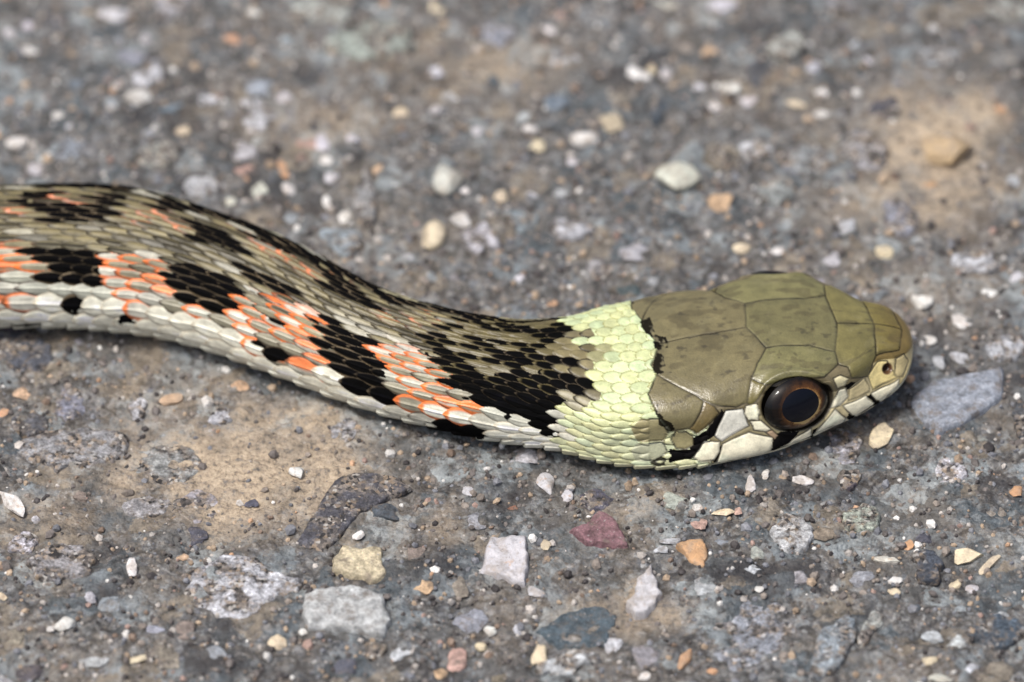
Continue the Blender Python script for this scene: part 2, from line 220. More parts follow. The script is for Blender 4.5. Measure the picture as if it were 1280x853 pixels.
 [347.4, -424.5, 15.4, 15.1, 0, 'G', 0.3], [-155.9, -312.3, 21.4, 17.8, -10, 'DS', 0.3], [-116.2, -382.5, 13.6, 13.9, 0, 'B', 0.3],
 [-592.7, -535.0, 15.3, 14.7, 0, 'B', 0.4], [-570.9, -589.2, 19.0, 14.9, 0, 'DS', 0.3], [-392.4, -521.1, 15.3, 15.0, 0, 'B', 0.3],
 [-352.9, -562.1, 17.2, 14.9, 0, 'GB', 0.3], [-199.9, -582.4, 15.2, 14.9, 0, 'DS', 0.3], [-133.5, -561.9, 13.4, 12.4, 0, 'LG', 0.3],
 [-19.0, -589.0, 13.3, 11.0, 0, 'B', 0.4]]
SLABS = [([[-259.9, -367.4], [-235.9, -305.2], [-215.3, -256.7], [-191.1, -242.4], [-146.9, -251.0], [-121.2, -271.0], [-156.1, -293.8], [-183.1, -313.7], [-203.9, -350.5],
   [-228.5, -384.2]],
  'DS', 4),
 ([[-216.7, -396.8], [-204.5, -374.4], [-184.0, -380.0], [-157.9, -377.2], [-152.4, -427.5], [-167.7, -435.8], [-193.0, -426.1], [-214.3, -417.7]], 'YT', 10),
 ([[-253.1, -499.4], [-249.2, -458.0], [-216.6, -452.5], [-182.0, -448.3], [-156.8, -463.5], [-145.6, -509.0], [-155.8, -536.3], [-180.8, -524.0], [-244.1, -519.9]],
  'LG', 9),
 ([[28.7, -513.1], [57.6, -485.6], [100.9, -469.0], [124.7, -489.7], [114.7, -536.3], [57.3, -543.1]], 'DS', 6),
 ([[69.0, -349.1], [86.5, -340.6], [105.2, -319.4], [122.6, -325.1], [141.5, -377.2], [128.8, -378.6], [104.7, -374.4], [90.1, -373.0]], 'PU', 8),
 ([[492.9, -123.5], [519.4, -83.9], [561.7, -70.6], [609.0, -58.7], [606.4, -111.8], [567.9, -149.8], [523.1, -180.3]], 'GB', 6)]
LOOSE = [['stone_chip', [[-38.6, -417.7], [-26.2, -358.9], [-4.9, -354.7], [16.5, -353.3], [19.3, -396.8], [14.5, -435.8], [-19.3, -423.3]], 'LW', 10,
  'large flat angular white stone chip, broadest of the white chips in front of the snake'],
 ['stone_chip', [[138.4, -474.6], [146.2, -463.5], [151.4, -433.0], [168.1, -408.0], [179.9, -458.0], [163.1, -489.7], [147.7, -493.9]], 'LW', 9,
  'tall pointed white stone chip between the dark slate and the orange chip'],
 ['stone_chip', [[198.7, -371.6], [215.3, -366.0], [232.8, -364.5], [237.3, -381.4], [231.8, -414.9], [213.7, -402.4]], 'O', 9,
  "fan-shaped orange and cream stone chip in front of the snake's cheek"],
 ['pebble', [-100.7, 199.7, 17.3, 24.7, -8, 'CR', 0.9], "rounded cream pebble touching a smaller white one behind the snake's neck"],
 ['pebble', [-66.2, 225.4, 15.3, 14.3, 15, 'W', 0.9], "smaller white pebble touching the rounded cream pebble behind the snake's neck"],
 ['pebble', [-81.0, 308.7, 19.5, 30.8, -10, 'GW', 0.8], "upright greenish white pebble, tallest of the pebbles behind the snake's neck"],
 ['pebble', [94.9, 385.8, 20.6, 13.2, -3, 'W', 0.9], "bright white oval pebble lying lengthwise behind the snake's collar"],
 ['pebble', [24.8, 403.9, 10.3, 11.1, 0, 'W', 0.8], 'small white pebble with a pinkish stone touching its lower edge'],
 ['pebble', [-487.2, 466.8, 18.7, 19.8, 0, 'W', 0.8], "plump round white pebble standing alone behind the snake's hind body"],
 ['pebble', [-637.0, 370.3, 14.4, 12.3, 0, 'W', 0.8], 'small glaring white pebble close behind the rearmost part of the body'],
 ['pebble', [215.2, 297.4, 30.7, 27.3, 10, 'GW', 0.7], "broad pale green-white stone behind the snake's head"],
 ['pebble', [263.4, 445.5, 11.4, 11.1, 0, 'W', 0.8], 'small round white pebble at the lower end of a loose white cluster'],
 ['pebble', [283.9, 482.0, 13.5, 14.8, 0, 'W', 0.8], 'plump white pebble in the middle of a loose white cluster beside dark slate'],
 ['pebble', [559.3, 359.9, 33.0, 29.4, -12, 'T', 0.8], 'big rounded tan-orange pebble in the sandy hollow behind the snout'],
 ['stone_chip', [-285.7, 288.8, 8.2, 14.7, 25, 'W', 0.6], "white sliver below the orange sliver behind the snake's back"],
 ['stone_chip', [-294.7, 323.5, 7.2, 19.6, 15, 'O', 0.6], "orange sliver standing against a white sliver behind the snake's back"],
 ['pebble', [471.5, 168.8, 12.2, 12.1, 0, 'CR', 0.8], "small yellowish white pebble behind the snake's forehead"],
 ['stone_chip', [515.1, 70.9, 14.1, 14.4, 10, 'W', 0.8], 'white angular chip just behind the tip of the snout'],
 ['stone_chip', [455.2, -181.0, 14.8, 25.6, -25, 'CR', 0.6], 'crooked cream-pink chip just in front of the snout, beside grey slab'],
 ['stone_chip', [-421.3, -107.4, 16.9, 9.3, 20, 'T', 0.9], 'oblong tan chip beside a tiny round white pebble'],
 ['pebble', [-377.3, -117.7, 8.9, 9.1, 0, 'W', 1.0], 'tiny round white pebble beside the oblong tan chip'],
 ['pebble', [-262.6, -244.3, 10.8, 11.2, 0, 'W', 1.0], 'round white pebble on tan dust beside the dark slate slab'],
 ['stone_chip', [-608.9, -295.6, 9.8, 28.9, 40, 'W', 0.9], 'long slanted white chip lying apart on grey ground in front of the body'],
 ['stone_chip', [-533.5, -513.9, 14.4, 13.2, 20, 'W', 1.0], 'lumpy bright white fragment with a white crumb at its side'],
 ['stone_crumb', [-551.1, -523.6, 5.7, 5.5, 0, 'W', 1.0], 'white crumb at the side of the lumpy white fragment'],
 ['stone_chip', [-187.4, -354.2, 9.7, 5.7, 35, 'W', 0.9], 'small slanted white chip just above the yellowish tan stone'],
 ['stone_chip', [27.0, -448.1, 13.5, 7.9, -25, 'LW', 0.9], 'small flat white chip at the corner of the large white chip'],
 ['stone_chip', [41.1, -260.0, 11.7, 21.5, 20, 'LW', 0.7], "pale lavender chip in front of the snake's yellow collar"],
 ['pebble', [205.8, -240.6, 9.8, 6.9, 5, 'W', 0.9], "small white pebble touching the underside of the snake's jaw"],
 ['pebble', [-26.8, -515.9, 8.6, 8.8, 0, 'W', 1.0], 'white pebble beside the dark-edged blue-grey stone'],
 ['pebble', [-37.2, -546.0, 7.6, 8.7, 0, 'CR', 1.0], 'cream pebble below the white one near the blue-grey stone'],
 ['stone_chip', [551.8, -389.0, 19.4, 13.8, -10, 'CR', 0.8], 'broad cream-white stone with a slanted cream sliver next to it'],
 ['stone_chip', [578.2, -402.0, 5.8, 19.9, -35, 'CR', 0.8], 'slanted cream sliver next to the broad cream-white stone'],
 ['stone_chip', [206.0, -563.5, 7.6, 19.1, -25, 'O', 0.8], 'upright orange and cream chip lying near the pointed white chip'],
 ['stone_crumb', [239.0, -582.0, 8.6, 5.7, -10, 'O', 0.8], 'small flat orange crumb beside the upright orange chip']]

# ------------------------------------------------------------------ helpers
def lin(c):
    c = np.asarray(c, float)/255
    return np.where(c <= .04045, c/12.92, ((c + .055)/1.055)**2.4)
def hash3(i, j, k, seed):
    n = (i*374761393 + j*668265263 + k*1440662683 + seed*974634777) & 0xffffffff
    n = ((n ^ (n >> 13))*1274126177) & 0xffffffff
    n = ((n ^ (n >> 16))*2246822519) & 0xffffffff
    return ((n ^ (n >> 15)) & 0xffffff)/float(0xffffff)
def noise2(x, y, sc, seed=0):
    x = np.asarray(x)/sc; y = np.asarray(y)/sc
    i = np.floor(x).astype(np.int64); j = np.floor(y).astype(np.int64)
    u = x - i; w = y - j; u = u*u*(3-2*u); w = w*w*(3-2*w); z = np.zeros_like(i)
    a = hash3(i, j, z, seed); b = hash3(i+1, j, z, seed); c = hash3(i, j+1, z, seed); d = hash3(i+1, j+1, z, seed)
    return (a*(1-u) + b*u)*(1-w) + (c*(1-u) + d*u)*w - .5
def fbm(x, y, sc, oct=4, seed=0):
    r = 0; a = 1.0
    for o in range(oct): r = r + a*noise2(x + 17.3*o, y - 9.1*o, sc, seed + o); sc *= .5; a *= .55
    return r
def smooth(e0, e1, x):
    t = np.clip((x - e0)/(e1 - e0), 0, 1); return t*t*(3 - 2*t)
def link(name, mesh, mat=None, parent=None, **props):
    o = bpy.data.objects.new(name, mesh); COL.objects.link(o)
    if mat: mesh.materials.append(mat)
    if parent: o.parent = parent
    for k, v in props.items(): o[k] = v
    return o
def mesh_np(name, V, F, sm=True, col=None):
    me = bpy.data.meshes.new(name); n, m = len(V), len(F); k = F.shape[1]
    me.vertices.add(n); me.vertices.foreach_set('co', np.ascontiguousarray(V, np.float32).ravel())
    me.loops.add(m*k); me.loops.foreach_set('vertex_index', np.ascontiguousarray(F, np.int32).ravel())
    me.polygons.add(m); me.polygons.foreach_set('loop_start', np.arange(0, m*k, k, dtype=np.int32))
    me.polygons.foreach_set('use_smooth', np.full(m, sm)); me.update(calc_edges=True)
    if col is not None:
        at = me.color_attributes.new('tint', 'FLOAT_COLOR', 'POINT')
        c4 = np.ones((n, 4), np.float32); c4[:, :3] = col; at.data.foreach_set('color', c4.ravel())
    return me
class NT:
    """small node-tree writer"""
    def __init__(s, name):
        s.m = bpy.data.materials.new(name); s.m.use_nodes = True; s.t = s.m.node_tree
        s.b = s.t.nodes['Principled BSDF']
        tc = s.n('ShaderNodeTexCoord'); mp = s.n('ShaderNodeMapping'); mp.inputs['Scale'].default_value = (1/S, 1/S, 1/S)
        s.l(tc.outputs['Object'], mp.inputs['Vector']); s.co = mp.outputs[0]
    def n(s, t, **k):
        x = s.t.nodes.new(t)
        for a, v in k.items(): setattr(x, a, v)
        return x
    def l(s, a, b): s.t.links.new(a, b)
    def noise(s, size, det=4, rough=.6, co=None):
        x = s.n('ShaderNodeTexNoise'); x.inputs['Scale'].default_value = 1/size; x.inputs['Detail'].default_value = det; x.inputs['Roughness'].default_value = rough
        s.l(co or s.co, x.inputs['Vector']); return x
    def voro(s, size, feat='F1'):
        x = s.n('ShaderNodeTexVoronoi', feature=feat); x.inputs['Scale'].default_value = 1/size; s.l(s.co, x.inputs['Vector']); return x
    def ramp(s, fac, stops, const=False):
        x = s.n('ShaderNodeValToRGB'); r = x.color_ramp
        if const: r.interpolation = 'CONSTANT'
        while len(r.elements) < len(stops): r.elements.new(.5)
        for e, (p, c) in zip(r.elements, stops):
            e.position = p; e.color = (c, c, c, 1) if isinstance(c, (int, float)) else (*lin(c), 1)
        s.l(fac, x.inputs[0]); return x.outputs[0]
    def mix(s, f, a, b, mode='MIX'):
        x = s.n('ShaderNodeMix', data_type='RGBA', blend_type=mode)
        for i, v in ((0, f), (6, a), (7, b)):
            if isinstance(v, (int, float)): x.inputs[i].default_value = v
            elif isinstance(v, tuple): x.inputs[i].default_value = (*lin(v), 1)
            else: s.l(v, x.inputs[i])
        return x.outputs[2]
    def math(s, op, a, b):
        x = s.n('ShaderNodeMath', operation=op)
        for i, v in ((0, a), (1, b)):
            if isinstance(v, (int, float)): x.inputs[i].default_value = v
            else: s.l(v, x.inputs[i])
        return x.outputs[0]
    def bump(s, h, dist, st=1.0, prev=None):
        x = s.n('ShaderNodeBump'); x.inputs['Distance'].default_value = dist*S; x.inputs['Strength'].default_value = st
        s.l(h, x.inputs['Height'])
        if prev: s.l(prev, x.inputs['Normal'])
        return x.outputs[0]
    def done(s, col, rough, nor=None, **k):
        for inp, v in (('Base Color', col), ('Roughness', rough)):
            if isinstance(v, (int, float)): s.b.inputs[inp].default_value = v
            else: s.l(v, s.b.inputs[inp])
        if nor: s.l(nor, s.b.inputs['Normal'])
        for kk, v in k.items():
            if isinstance(v, (int, float)): s.b.inputs[kk.replace('_', ' ')].default_value = v
            else: s.l(v, s.b.inputs[kk.replace('_', ' ')])
        return s.m

# ------------------------------------------------------------------ materials
def mat_ground():
    t = NT('weathered_asphalt')
    at = t.n('ShaderNodeAttribute', attribute_name='tint'); sep = t.n('ShaderNodeSeparateColor'); t.l(at.outputs['Color'], sep.inputs[0])
    dust, dark = sep.outputs[0], sep.outputs[1]
    big = t.noise(46, 6, .66)
    base = t.ramp(big.outputs[0], [(.30, (74, 71, 70)), (.42, (112, 106, 101)), (.52, (134, 127, 120)), (.60, (120, 119, 121)), (.72, (146, 145, 146))])
    v1 = t.voro(5.0); v2 = t.voro(2.2); v3 = t.voro(11)
    pal = [(0, (54, 52, 54)), (.17, (104, 99, 97)), (.34, (134, 127, 120)), (.50, (110, 112, 120)), (.60, (158, 140, 121)), (.72, (84, 80, 77)), (.82, (178, 172, 165)), (.93, (214, 210, 206))]
    def cells(v):
        sp = t.n('ShaderNodeSeparateColor'); t.l(v.outputs['Color'], sp.inputs[0]); return t.ramp(sp.outputs[0], pal, True), sp.outputs[1]
    wn_ = t.noise(16, 4, .7); wv = t.n('ShaderNodeVectorMath', operation='SCALE'); wv.inputs['Scale'].default_value = 26; t.l(wn_.outputs['Color'], wv.inputs[0])
    wa = t.n('ShaderNodeVectorMath', operation='ADD'); t.l(t.co, wa.inputs[0]); t.l(wv.outputs[0], wa.inputs[1])
    v4 = t.n('ShaderNodeTexVoronoi'); v4.inputs['Scale'].default_value = 1/42; t.l(wa.outputs[0], v4.inputs['Vector'])
    c1, r1 = cells(v1); c2, r2 = cells(v2); c3, r3 = cells(v3)
    g = t.mix(.35, c1, c2); pick = t.ramp(r3, [(.0, 0), (.55, 0), (.62, 1)]); g = t.mix(t.math('MULTIPLY', pick, .5), g, c3)
    col = t.mix(.50, base, g)
    hue = t.noise(38, 4, .6); col = t.mix(t.ramp(hue.outputs[0], [(.52, 0), (.62, .55)]), col, t.mix(.5, g, (112, 119, 124)))
    cr = t.voro(34, 'DISTANCE_TO_EDGE'); crn = t.math('ADD', cr.outputs['Distance'], t.math('MULTIPLY', t.math('SUBTRACT', t.noise(12, 4, .7).outputs[0], .5), .22))
    col = t.mix(t.ramp(crn, [(.0, .6), (.055, .45), (.10, 0)]), col, (66, 61, 58))
    s4 = t.n('ShaderNodeSeparateColor'); t.l(v4.outputs['Color'], s4.inputs[0])
    agg = t.ramp(s4.outputs[0], [(0, (84, 87, 89)), (.2, (140, 145, 147)), (.4, (112, 109, 106)), (.55, (166, 169, 168)), (.7, (150, 136, 119)), (.85, (98, 105, 109))], True)
    am = t.math('MULTIPLY', t.ramp(s4.outputs[1], [(.0, 0), (.36, 0), (.44, 1)]), t.ramp(t.noise(20, 5, .7).outputs[0], [(.40, .1), (.52, .8)]))
    col = t.mix(am, col, agg)
    tn = t.noise(17, 6, .68); col = t.mix(1.0, col, t.ramp(tn.outputs[0], [(.33, .40), (.46, .84), (.54, 1.06), (.67, 1.55)]), 'MULTIPLY')
    col = t.mix(t.ramp(t.noise(24, 5, .7).outputs[0], [(.56, 0), (.64, .5)]), col, (168, 170, 170))
    col = t.mix(1.0, col, (226, 233, 238), 'MULTIPLY')
    dn = t.noise(9, 4, .7); dustc = t.ramp(dn.outputs[0], [(.3, (120, 108, 95)), (.45, (172, 155, 133)), (.62, (194, 177, 154)), (.8, (206, 192, 172))])
    df = t.math('MULTIPLY', dust, t.ramp(dn.outputs[0], [(.28, .25), (.5, .95)]))
    col = t.mix(df, col, dustc)
    col = t.mix(dark, col, (52, 50, 52))
    inv = t.math('SUBTRACT', 1.0, v1.outputs['Distance'])
    fine = t.noise(3.2, 5, .7); mid = t.noise(16, 5, .65)
    b = t.bump(mid.outputs[0], 10, .6); b = t.bump(v1.outputs['Distance'], -3.2, .55, b); b = t.bump(fine.outputs[0], 2.4, .7, b)
    return t.done(col, .78, b, Specular_IOR_Level=.35)
def mat_stone():
    t = NT('road_stone'); oi = t.n('ShaderNodeObjectInfo')
    off = t.n('ShaderNodeVectorMath', operation='ADD'); sc = t.n('ShaderNodeVectorMath', operation='SCALE'); sc.inputs['Scale'].default_value = 900
    t.l(oi.outputs['Location'], sc.inputs[0]); geo = t.n('ShaderNodeNewGeometry'); pm = t.n('ShaderNodeVectorMath', operation='SCALE'); pm.inputs['Scale'].default_value = 1/S
    t.l(geo.outputs['Position'], pm.inputs[0]); t.co = pm.outputs[0]
    n1 = t.noise(13, 5, .68); n2 = t.noise(3.6, 4, .7); n3 = t.noise(30, 3, .5)
    f1 = t.ramp(n1.outputs[0], [(.32, .50), (.5, 1.0), (.64, 1.4)]); f2 = t.ramp(n2.outputs[0], [(.32, .55), (.5, 1.05), (.66, 1.5)])
    col = t.mix(1.0, oi.outputs['Color'], f1, 'MULTIPLY'); col = t.mix(.75, col, f2, 'MULTIPLY')
    # brown road film in the hollows of the grain, a few pale flecks
    film = t.ramp(t.noise(17, 5, .7).outputs[0], [(.36, .7), (.46, .12), (.55, 0)]); col = t.mix(film, col, (118, 108, 99))
    fl = t.ramp(t.noise(5, 2, .5).outputs[0], [(.66, 0), (.72, .5)]); col = t.mix(fl, col, (176, 172, 168))
    b = t.bump(n1.outputs[0], 5, .6); b = t.bump(n2.outputs[0], 2.2, .8, b)
    return t.done(col, .7, b, Specular_IOR_Level=.35)
def mat_flush():
    t = NT('flush_stone'); oi = t.n('ShaderNodeObjectInfo')
    geo = t.n('ShaderNodeNewGeometry'); pm = t.n('ShaderNodeVectorMath', operation='SCALE'); pm.inputs['Scale'].default_value = 1/S
    t.l(geo.outputs['Position'], pm.inputs[0]); t.co = pm.outputs[0]
    n1 = t.noise(15, 6, .7); n2 = t.noise(4, 4, .7)
    col = t.mix(1.0, oi.outputs['Color'], t.ramp(n1.outputs[0], [(.32, .35), (.46, .8), (.55, 1.1), (.68, 1.7)]), 'MULTIPLY')
    col = t.mix(1.0, col, t.ramp(n2.outputs[0], [(.32, .5), (.5, 1.0), (.66, 1.5)]), 'MULTIPLY')
    v = t.voro(4.5); sp = t.n('ShaderNodeSeparateColor'); t.l(v.outputs['Color'], sp.inputs[0])
    grain = t.ramp(sp.outputs[0], [(0, (60, 58, 58)), (.2, (104, 98, 94)), (.45, (134, 126, 118)), (.68, (154, 138, 120)), (.82, (90, 86, 84)), (.92, (186, 182, 176))], True)
    grain = t.mix(1.0, grain, t.ramp(t.noise(13, 6, .72).outputs[0], [(.34, .4), (.5, 1.0), (.66, 1.6)]), 'MULTIPLY')
    m = t.ramp(t.noise(26, 6, .72).outputs[0], [(.45, 1.0), (.50, .55), (.56, 0)]); col = t.mix(m, col, grain)
    b = t.bump(t.noise(22, 5, .65).outputs[0], 7, .7); b = t.bump(n1.outputs[0], 4, .6, b); b = t.bump(n2.outputs[0], 2.4, .8, b)
    return t.done(col, .75, b, Specular_IOR_Level=.3)
def mat_chip():
    t = NT('clean_stone'); oi = t.n('ShaderNodeObjectInfo')
    geo = t.n('ShaderNodeNewGeometry'); pm = t.n('ShaderNodeVectorMath', operation='SCALE'); pm.inputs['Scale'].default_value = 1/S
    t.l(geo.outputs['Position'], pm.inputs[0]); t.co = pm.outputs[0]
    n1 = t.noise(11, 4, .6); n2 = t.noise(3, 3, .6)
    f1 = t.ramp(n1.outputs[0], [(.28, .72), (.5, 1.0), (.7, 1.14)]); col = t.mix(1.0, oi.outputs['Color'], f1, 'MULTIPLY')
    st = t.ramp(t.noise(8, 3, .6).outputs[0], [(.60, 0), (.68, .55)]); col = t.mix(st, col, (176, 140, 104))
    du = t.ramp(t.noise(19, 6, .72).outputs[0], [(.42, .7), (.52, .12), (.58, 0)]); col = t.mix(t.math('MULTIPLY', du, .75), col, (146, 133, 119)); col = t.mix(t.ramp(t.noise(4, 4, .7).outputs[0], [(.34, .45), (.44, 0)]), col, (96, 88, 80))
    b = t.bump(n1.outputs[0], 3, .5); b = t.bump(n2.outputs[0], 1.8, .7, b)
    return t.done(col, .6, b, Specular_IOR_Level=.45)
def mat_grit():
    t = NT('road_grit'); at = t.n('ShaderNodeAttribute', attribute_name='tint')
    n = t.noise(2.5, 3, .6); f = t.ramp(n.outputs[0], [(.3, .7), (.7, 1.25)])
    return t.done(t.mix(1.0, at.outputs['Color'], f, 'MULTIPLY'), .6, t.bump(n.outputs[0], 1.2, .5), Specular_IOR_Level=.45)
def mat_snake():
    t = NT('snake_skin'); at = t.n('ShaderNodeAttribute', attribute_name='tint'); gl = t.n('ShaderNodeAttribute', attribute_name='gloss')
    n1 = t.noise(14, 4, .6); n2 = t.noise(2.6, 3, .6)
    f = t.ramp(n1.outputs[0], [(.3, .80), (.7, 1.18)]); col = t.mix(1.0, at.outputs['Color'], f, 'MULTIPLY')
    f2 = t.ramp(n2.outputs[0], [(.3, .90), (.7, 1.1)]); col = t.mix(1.0, col, f2, 'MULTIPLY')
    b = t.bump(n1.outputs[0], 1.2, .35); b = t.bump(n2.outputs[0], .8, .5, b)
    return t.done(col, t.ramp(gl.outputs['Fac'], [(0, .60), (1, .33)]), b, Specular_IOR_Level=t.math('MULTIPLY', gl.outputs['Fac'], .75))
def mat_eye(name, stops, det):
    t = NT(name); sx = t.n('ShaderNodeSeparateXYZ'); t.l(t.co, sx.inputs[0])
    r = t.math('SQRT', t.math('ADD', t.math('MULTIPLY', sx.outputs[0], sx.outputs[0]), t.math('MULTIPLY', sx.outputs[1], sx.outputs[1])), 0)
    nz = t.noise(9, 4, .7); rr = t.math('ADD', r, t.math('MULTIPLY', t.math('SUBTRACT', nz.outputs[0], .5), det))
    col = t.ramp(t.math('DIVIDE', rr, 60.0), stops)
    return t.done(col, .45, None, Specular_IOR_Level=.15, Coat_Weight=1.0, Coat_Roughness=.03, Coat_IOR=1.27)

M_FLUSH = mat_flush()
M_GROUND, M_STONE, M_CHIP, M_GRIT, M_SKIN = mat_ground(), mat_stone(), mat_chip(), mat_grit(), mat_snake()

# ------------------------------------------------------------------ ground
rng = np.random.default_rng(7)
def ground_h(x, y):
    h = 9*fbm(x, y, 260, 2, 3) + 8*fbm(x, y, 60, 3, 11) + 4.5*fbm(x, y, 15, 3, 23)
    far = smooth(500, 1500, np.hypot(x, y)); return h*(1 - .3*far)
def axis(half, step, out):
    a = np.arange(-half, half + step, step); e = [half + step]; d = step
    while e[-1] < out: d *= 1.16; e.append(e[-1] + d)
    e = np.array(e[1:]); return np.concatenate([-e[::-1], a, e])
gx = axis(735, 2.6, 3.0e5); gy = axis(745, 2.8, 3.0e5)
GX, GY = np.meshgrid(gx, gy, indexing='ij')
GZ = ground_h(GX, GY)
allst = [(r[0], r[1], r[2], r[3], r[4], r[6]) for r in EMBEDDED] + [(r[1][0], r[1][1], r[1][2], r[1][3], r[1][4], .2) for r in LOOSE if not isinstance(r[1][0], list)]
for o in [s[0] for s in SLABS] + [r[1] for r in LOOSE if isinstance(r[1][0], list)]:
    o = np.array(o); c = (o.max(0) + o.min(0))/2; e = (o.max(0) - o.min(0))/2; allst.append((c[0], c[1], e[0], e[1], 0, .5))
for (x, y, rx, ry, rot, pr) in allst:            # a worn moat round each set stone
    R = max(rx, ry)*1.6 + 6
    i0, i1 = np.searchsorted(gx, [x - R, x + R]); j0, j1 = np.searchsorted(gy, [y - R, y + R])
    X, Y = GX[i0:i1, j0:j1] - x, GY[i0:i1, j0:j1] - y; c, s_ = math.cos(math.radians(rot)), math.sin(math.radians(rot))
    d = np.hypot((X*c + Y*s_)/rx, (-X*s_ + Y*c)/ry); dd = (d - 1)*min(rx, ry)
    GZ[i0:i1, j0:j1] -= (1.5 + 2.5*pr)*np.exp(-((dd - 1.0)/4.0)**2)*(.55 + .9*noise2(GX[i0:i1, j0:j1], GY[i0:i1, j0:j1], 9, 31) + .3)
# dust lying in patches, darker tone in noise patches and low spots elsewhere
DUST = [(-335, -235, 175, 115, 1.25), (130, -300, 60, 40, .5), (-120, -330, 70, 50, .4), (-420, -120, 60, 80, .6), (546, 364, 95, 140, 1.2), (470, 270, 70, 60, .5), (130, -480, 70, 40, .7), (-60, 520, 130, 80, .55), (-250, 420, 120, 60, .5), (-560, -330, 80, 60, .5), (520, 90, 100, 60, .3), (-150, 200, 110, 60, .3), (330, 470, 90, 50, .3)]
wx = GX + 40*fbm(GX, GY, 70, 3, 41); wy = GY + 40*fbm(GX, GY, 70, 3, 51)
dust = np.zeros_like(GX)
for (x, y, a, b, s_) in DUST: dust = np.maximum(dust, s_*np.exp(-(((wx - x)/a)**2 + ((wy - y)/b)**2)**1.6))
dust = np.clip(dust*(.8 + .9*fbm(GX, GY, 40, 3, 61)) + .16*smooth(.05, .5, fbm(GX, GY, 120, 3, 71)), 0, 1)
GZ = GZ*(1 - .35*dust)
dark = .75*smooth(.18, .62, fbm(GX, GY, 85, 4, 81))*(1 - dust) + .35*smooth(2.0, 6.0, ground_h(GX, GY)*-1 + 0)*(1 - dust)*.6
tint = np.stack([dust, np.clip(dark, 0, .8), np.zeros_like(dust)], -1)
V = np.stack([GX, GY, GZ], -1).reshape(-1, 3)*S
ni, nj = GX.shape; idx = np.arange(ni*nj).reshape(ni, nj)
Fq = np.stack([idx[:-1, :-1], idx[1:, :-1], idx[1:, 1:], idx[:-1, 1:]], -1).reshape(-1, 4)
ground = link('asphalt_ground', mesh_np('asphalt_ground', V, Fq, True, tint.reshape(-1, 3)), M_GROUND, kind='structure', label='worn grey-brown asphalt with stones and tan dust', category='ground')
def gz(x, y): return float(np.asarray(ground_h(np.array([float(x)]), np.array([float(y)])))[0])

# ------------------------------------------------------------------ stones
def ico(n):
    import bmesh
    bm = bmesh.new(); bmesh.ops.create_icosphere(bm, subdivisions=n, radius=1.0)
    bm.verts.ensure_lookup_table(); v = np.array([p.co[:] for p in bm.verts]); f = np.array([[q.index for q in p.verts] for p in bm.faces]); bm.free(); return v, f
ICO = {n: ico(n) for n in (1, 2, 3, 4)}
def stone_mesh(rx, ry, rz, rot, seed, rough=.12):
    r = np.random.default_rng(seed); big = max(rx, ry)
    v, f = ICO[2 if big < 9 else 3 if big < 30 else 4]; v = v.copy()
    for _ in range(r.integers(9, 15)):
        n = r.normal(size=3); n /= np.linalg.norm(n); d = r.uniform(.5, .88); k = v @ n - d
        v -= np.clip(k, 0, None)[:, None]*n
    if r.random() < .7: v[:, 2] = np.minimum(v[:, 2], r.uniform(.45, .75))
    o = r.uniform(0, 99, 3)
    q = (1 + rough*2.2*(fbm(v[:, 0] + o[0] + v[:, 2]*.7, v[:, 1] + o[1], .8, 4, seed % 97)))[:, None]
    v = v*q/np.abs(v*q)[:, :2].max(0).mean()
    v = v*np.array([rx, ry, rz]); c, s_ = math.cos(math.radians(rot)), math.sin(math.radians(rot))
    v = np.stack([v[:, 0]*c - v[:, 1]*s_, v[:, 0]*s_ + v[:, 1]*c, v[:, 2]], -1)
    if big > 25: v[:, 2] += 2.2*fbm(v[:, 0] + o[0]*9, v[:, 1] + o[1]*9, 12, 3, seed % 89)
    return v, f
def slab_mesh(outline, h, seed):
    o = np.array(outline, float); r = np.random.default_rng(seed)
    seg = np.hypot(*(np.roll(o, -1, 0) - o).T); per = seg.sum(); na = 72; cum = np.concatenate([[0], np.cumsum(seg)]); oc = np.vstack([o, o[:1]])
    u = np.linspace(0, per, na, endpoint=False); q = np.stack([np.interp(u, cum, oc[:, 0]), np.interp(u, cum, oc[:, 1])], -1)
    c = q.mean(0); q = q + (q - c)/np.linalg.norm(q - c, axis=1)[:, None]*(5*fbm(q[:, 0], q[:, 1], 14, 3, seed))[:, None]
    T = [(.18, 1), (.36, 1.0), (.52, 1.), (.66, .99), (.78, .97), (.87, .93), (.94, .82), (.985, .58), (1.02, .1), (1.04, -.8)]
    V = [np.array([[c[0], c[1], h]])]; ph = r.uniform(0, 6.3); k = (q - c)
    for t, z in T:
        p = c + k*t; V.append(np.column_stack([p, z*h + (t < .99)*(.16*h + 1.5)*fbm(p[:, 0], p[:, 1], 16, 4, seed + 5)*1.4 + (.1*h)*t*np.cos(np.arctan2(k[:, 1], k[:, 0]) - ph)]))
    V = np.vstack(V); F = [[0, 1 + i, 1 + (i+1) % na] for i in range(na)]
    for m in range(len(T) - 1):
        a = 1 + m*na; b = a + na
        for i in range(na):
            j = (i+1) % na; F += [[a+i, b+i, b+j], [a+i, b+j, a+j]]
    V[:, :2] -= c; return V, np.array(F), c
def put_stone(name, v, f, loc, pal, mat, parent=None, jit=0.10, **props):
    me_ = mesh_np(name, v*S, f, True); me_.set_sharp_from_angle(angle=math.radians(24)); o = link(name, me_, mat, parent, **props); o.location = Vector(loc)*S
    c = lin(PALETTE[pal])*(1 + rng.uniform(-jit, jit)) + rng.uniform(-.012, .012, 3); o.color = (*np.clip(c, .01, .9), 1); return o
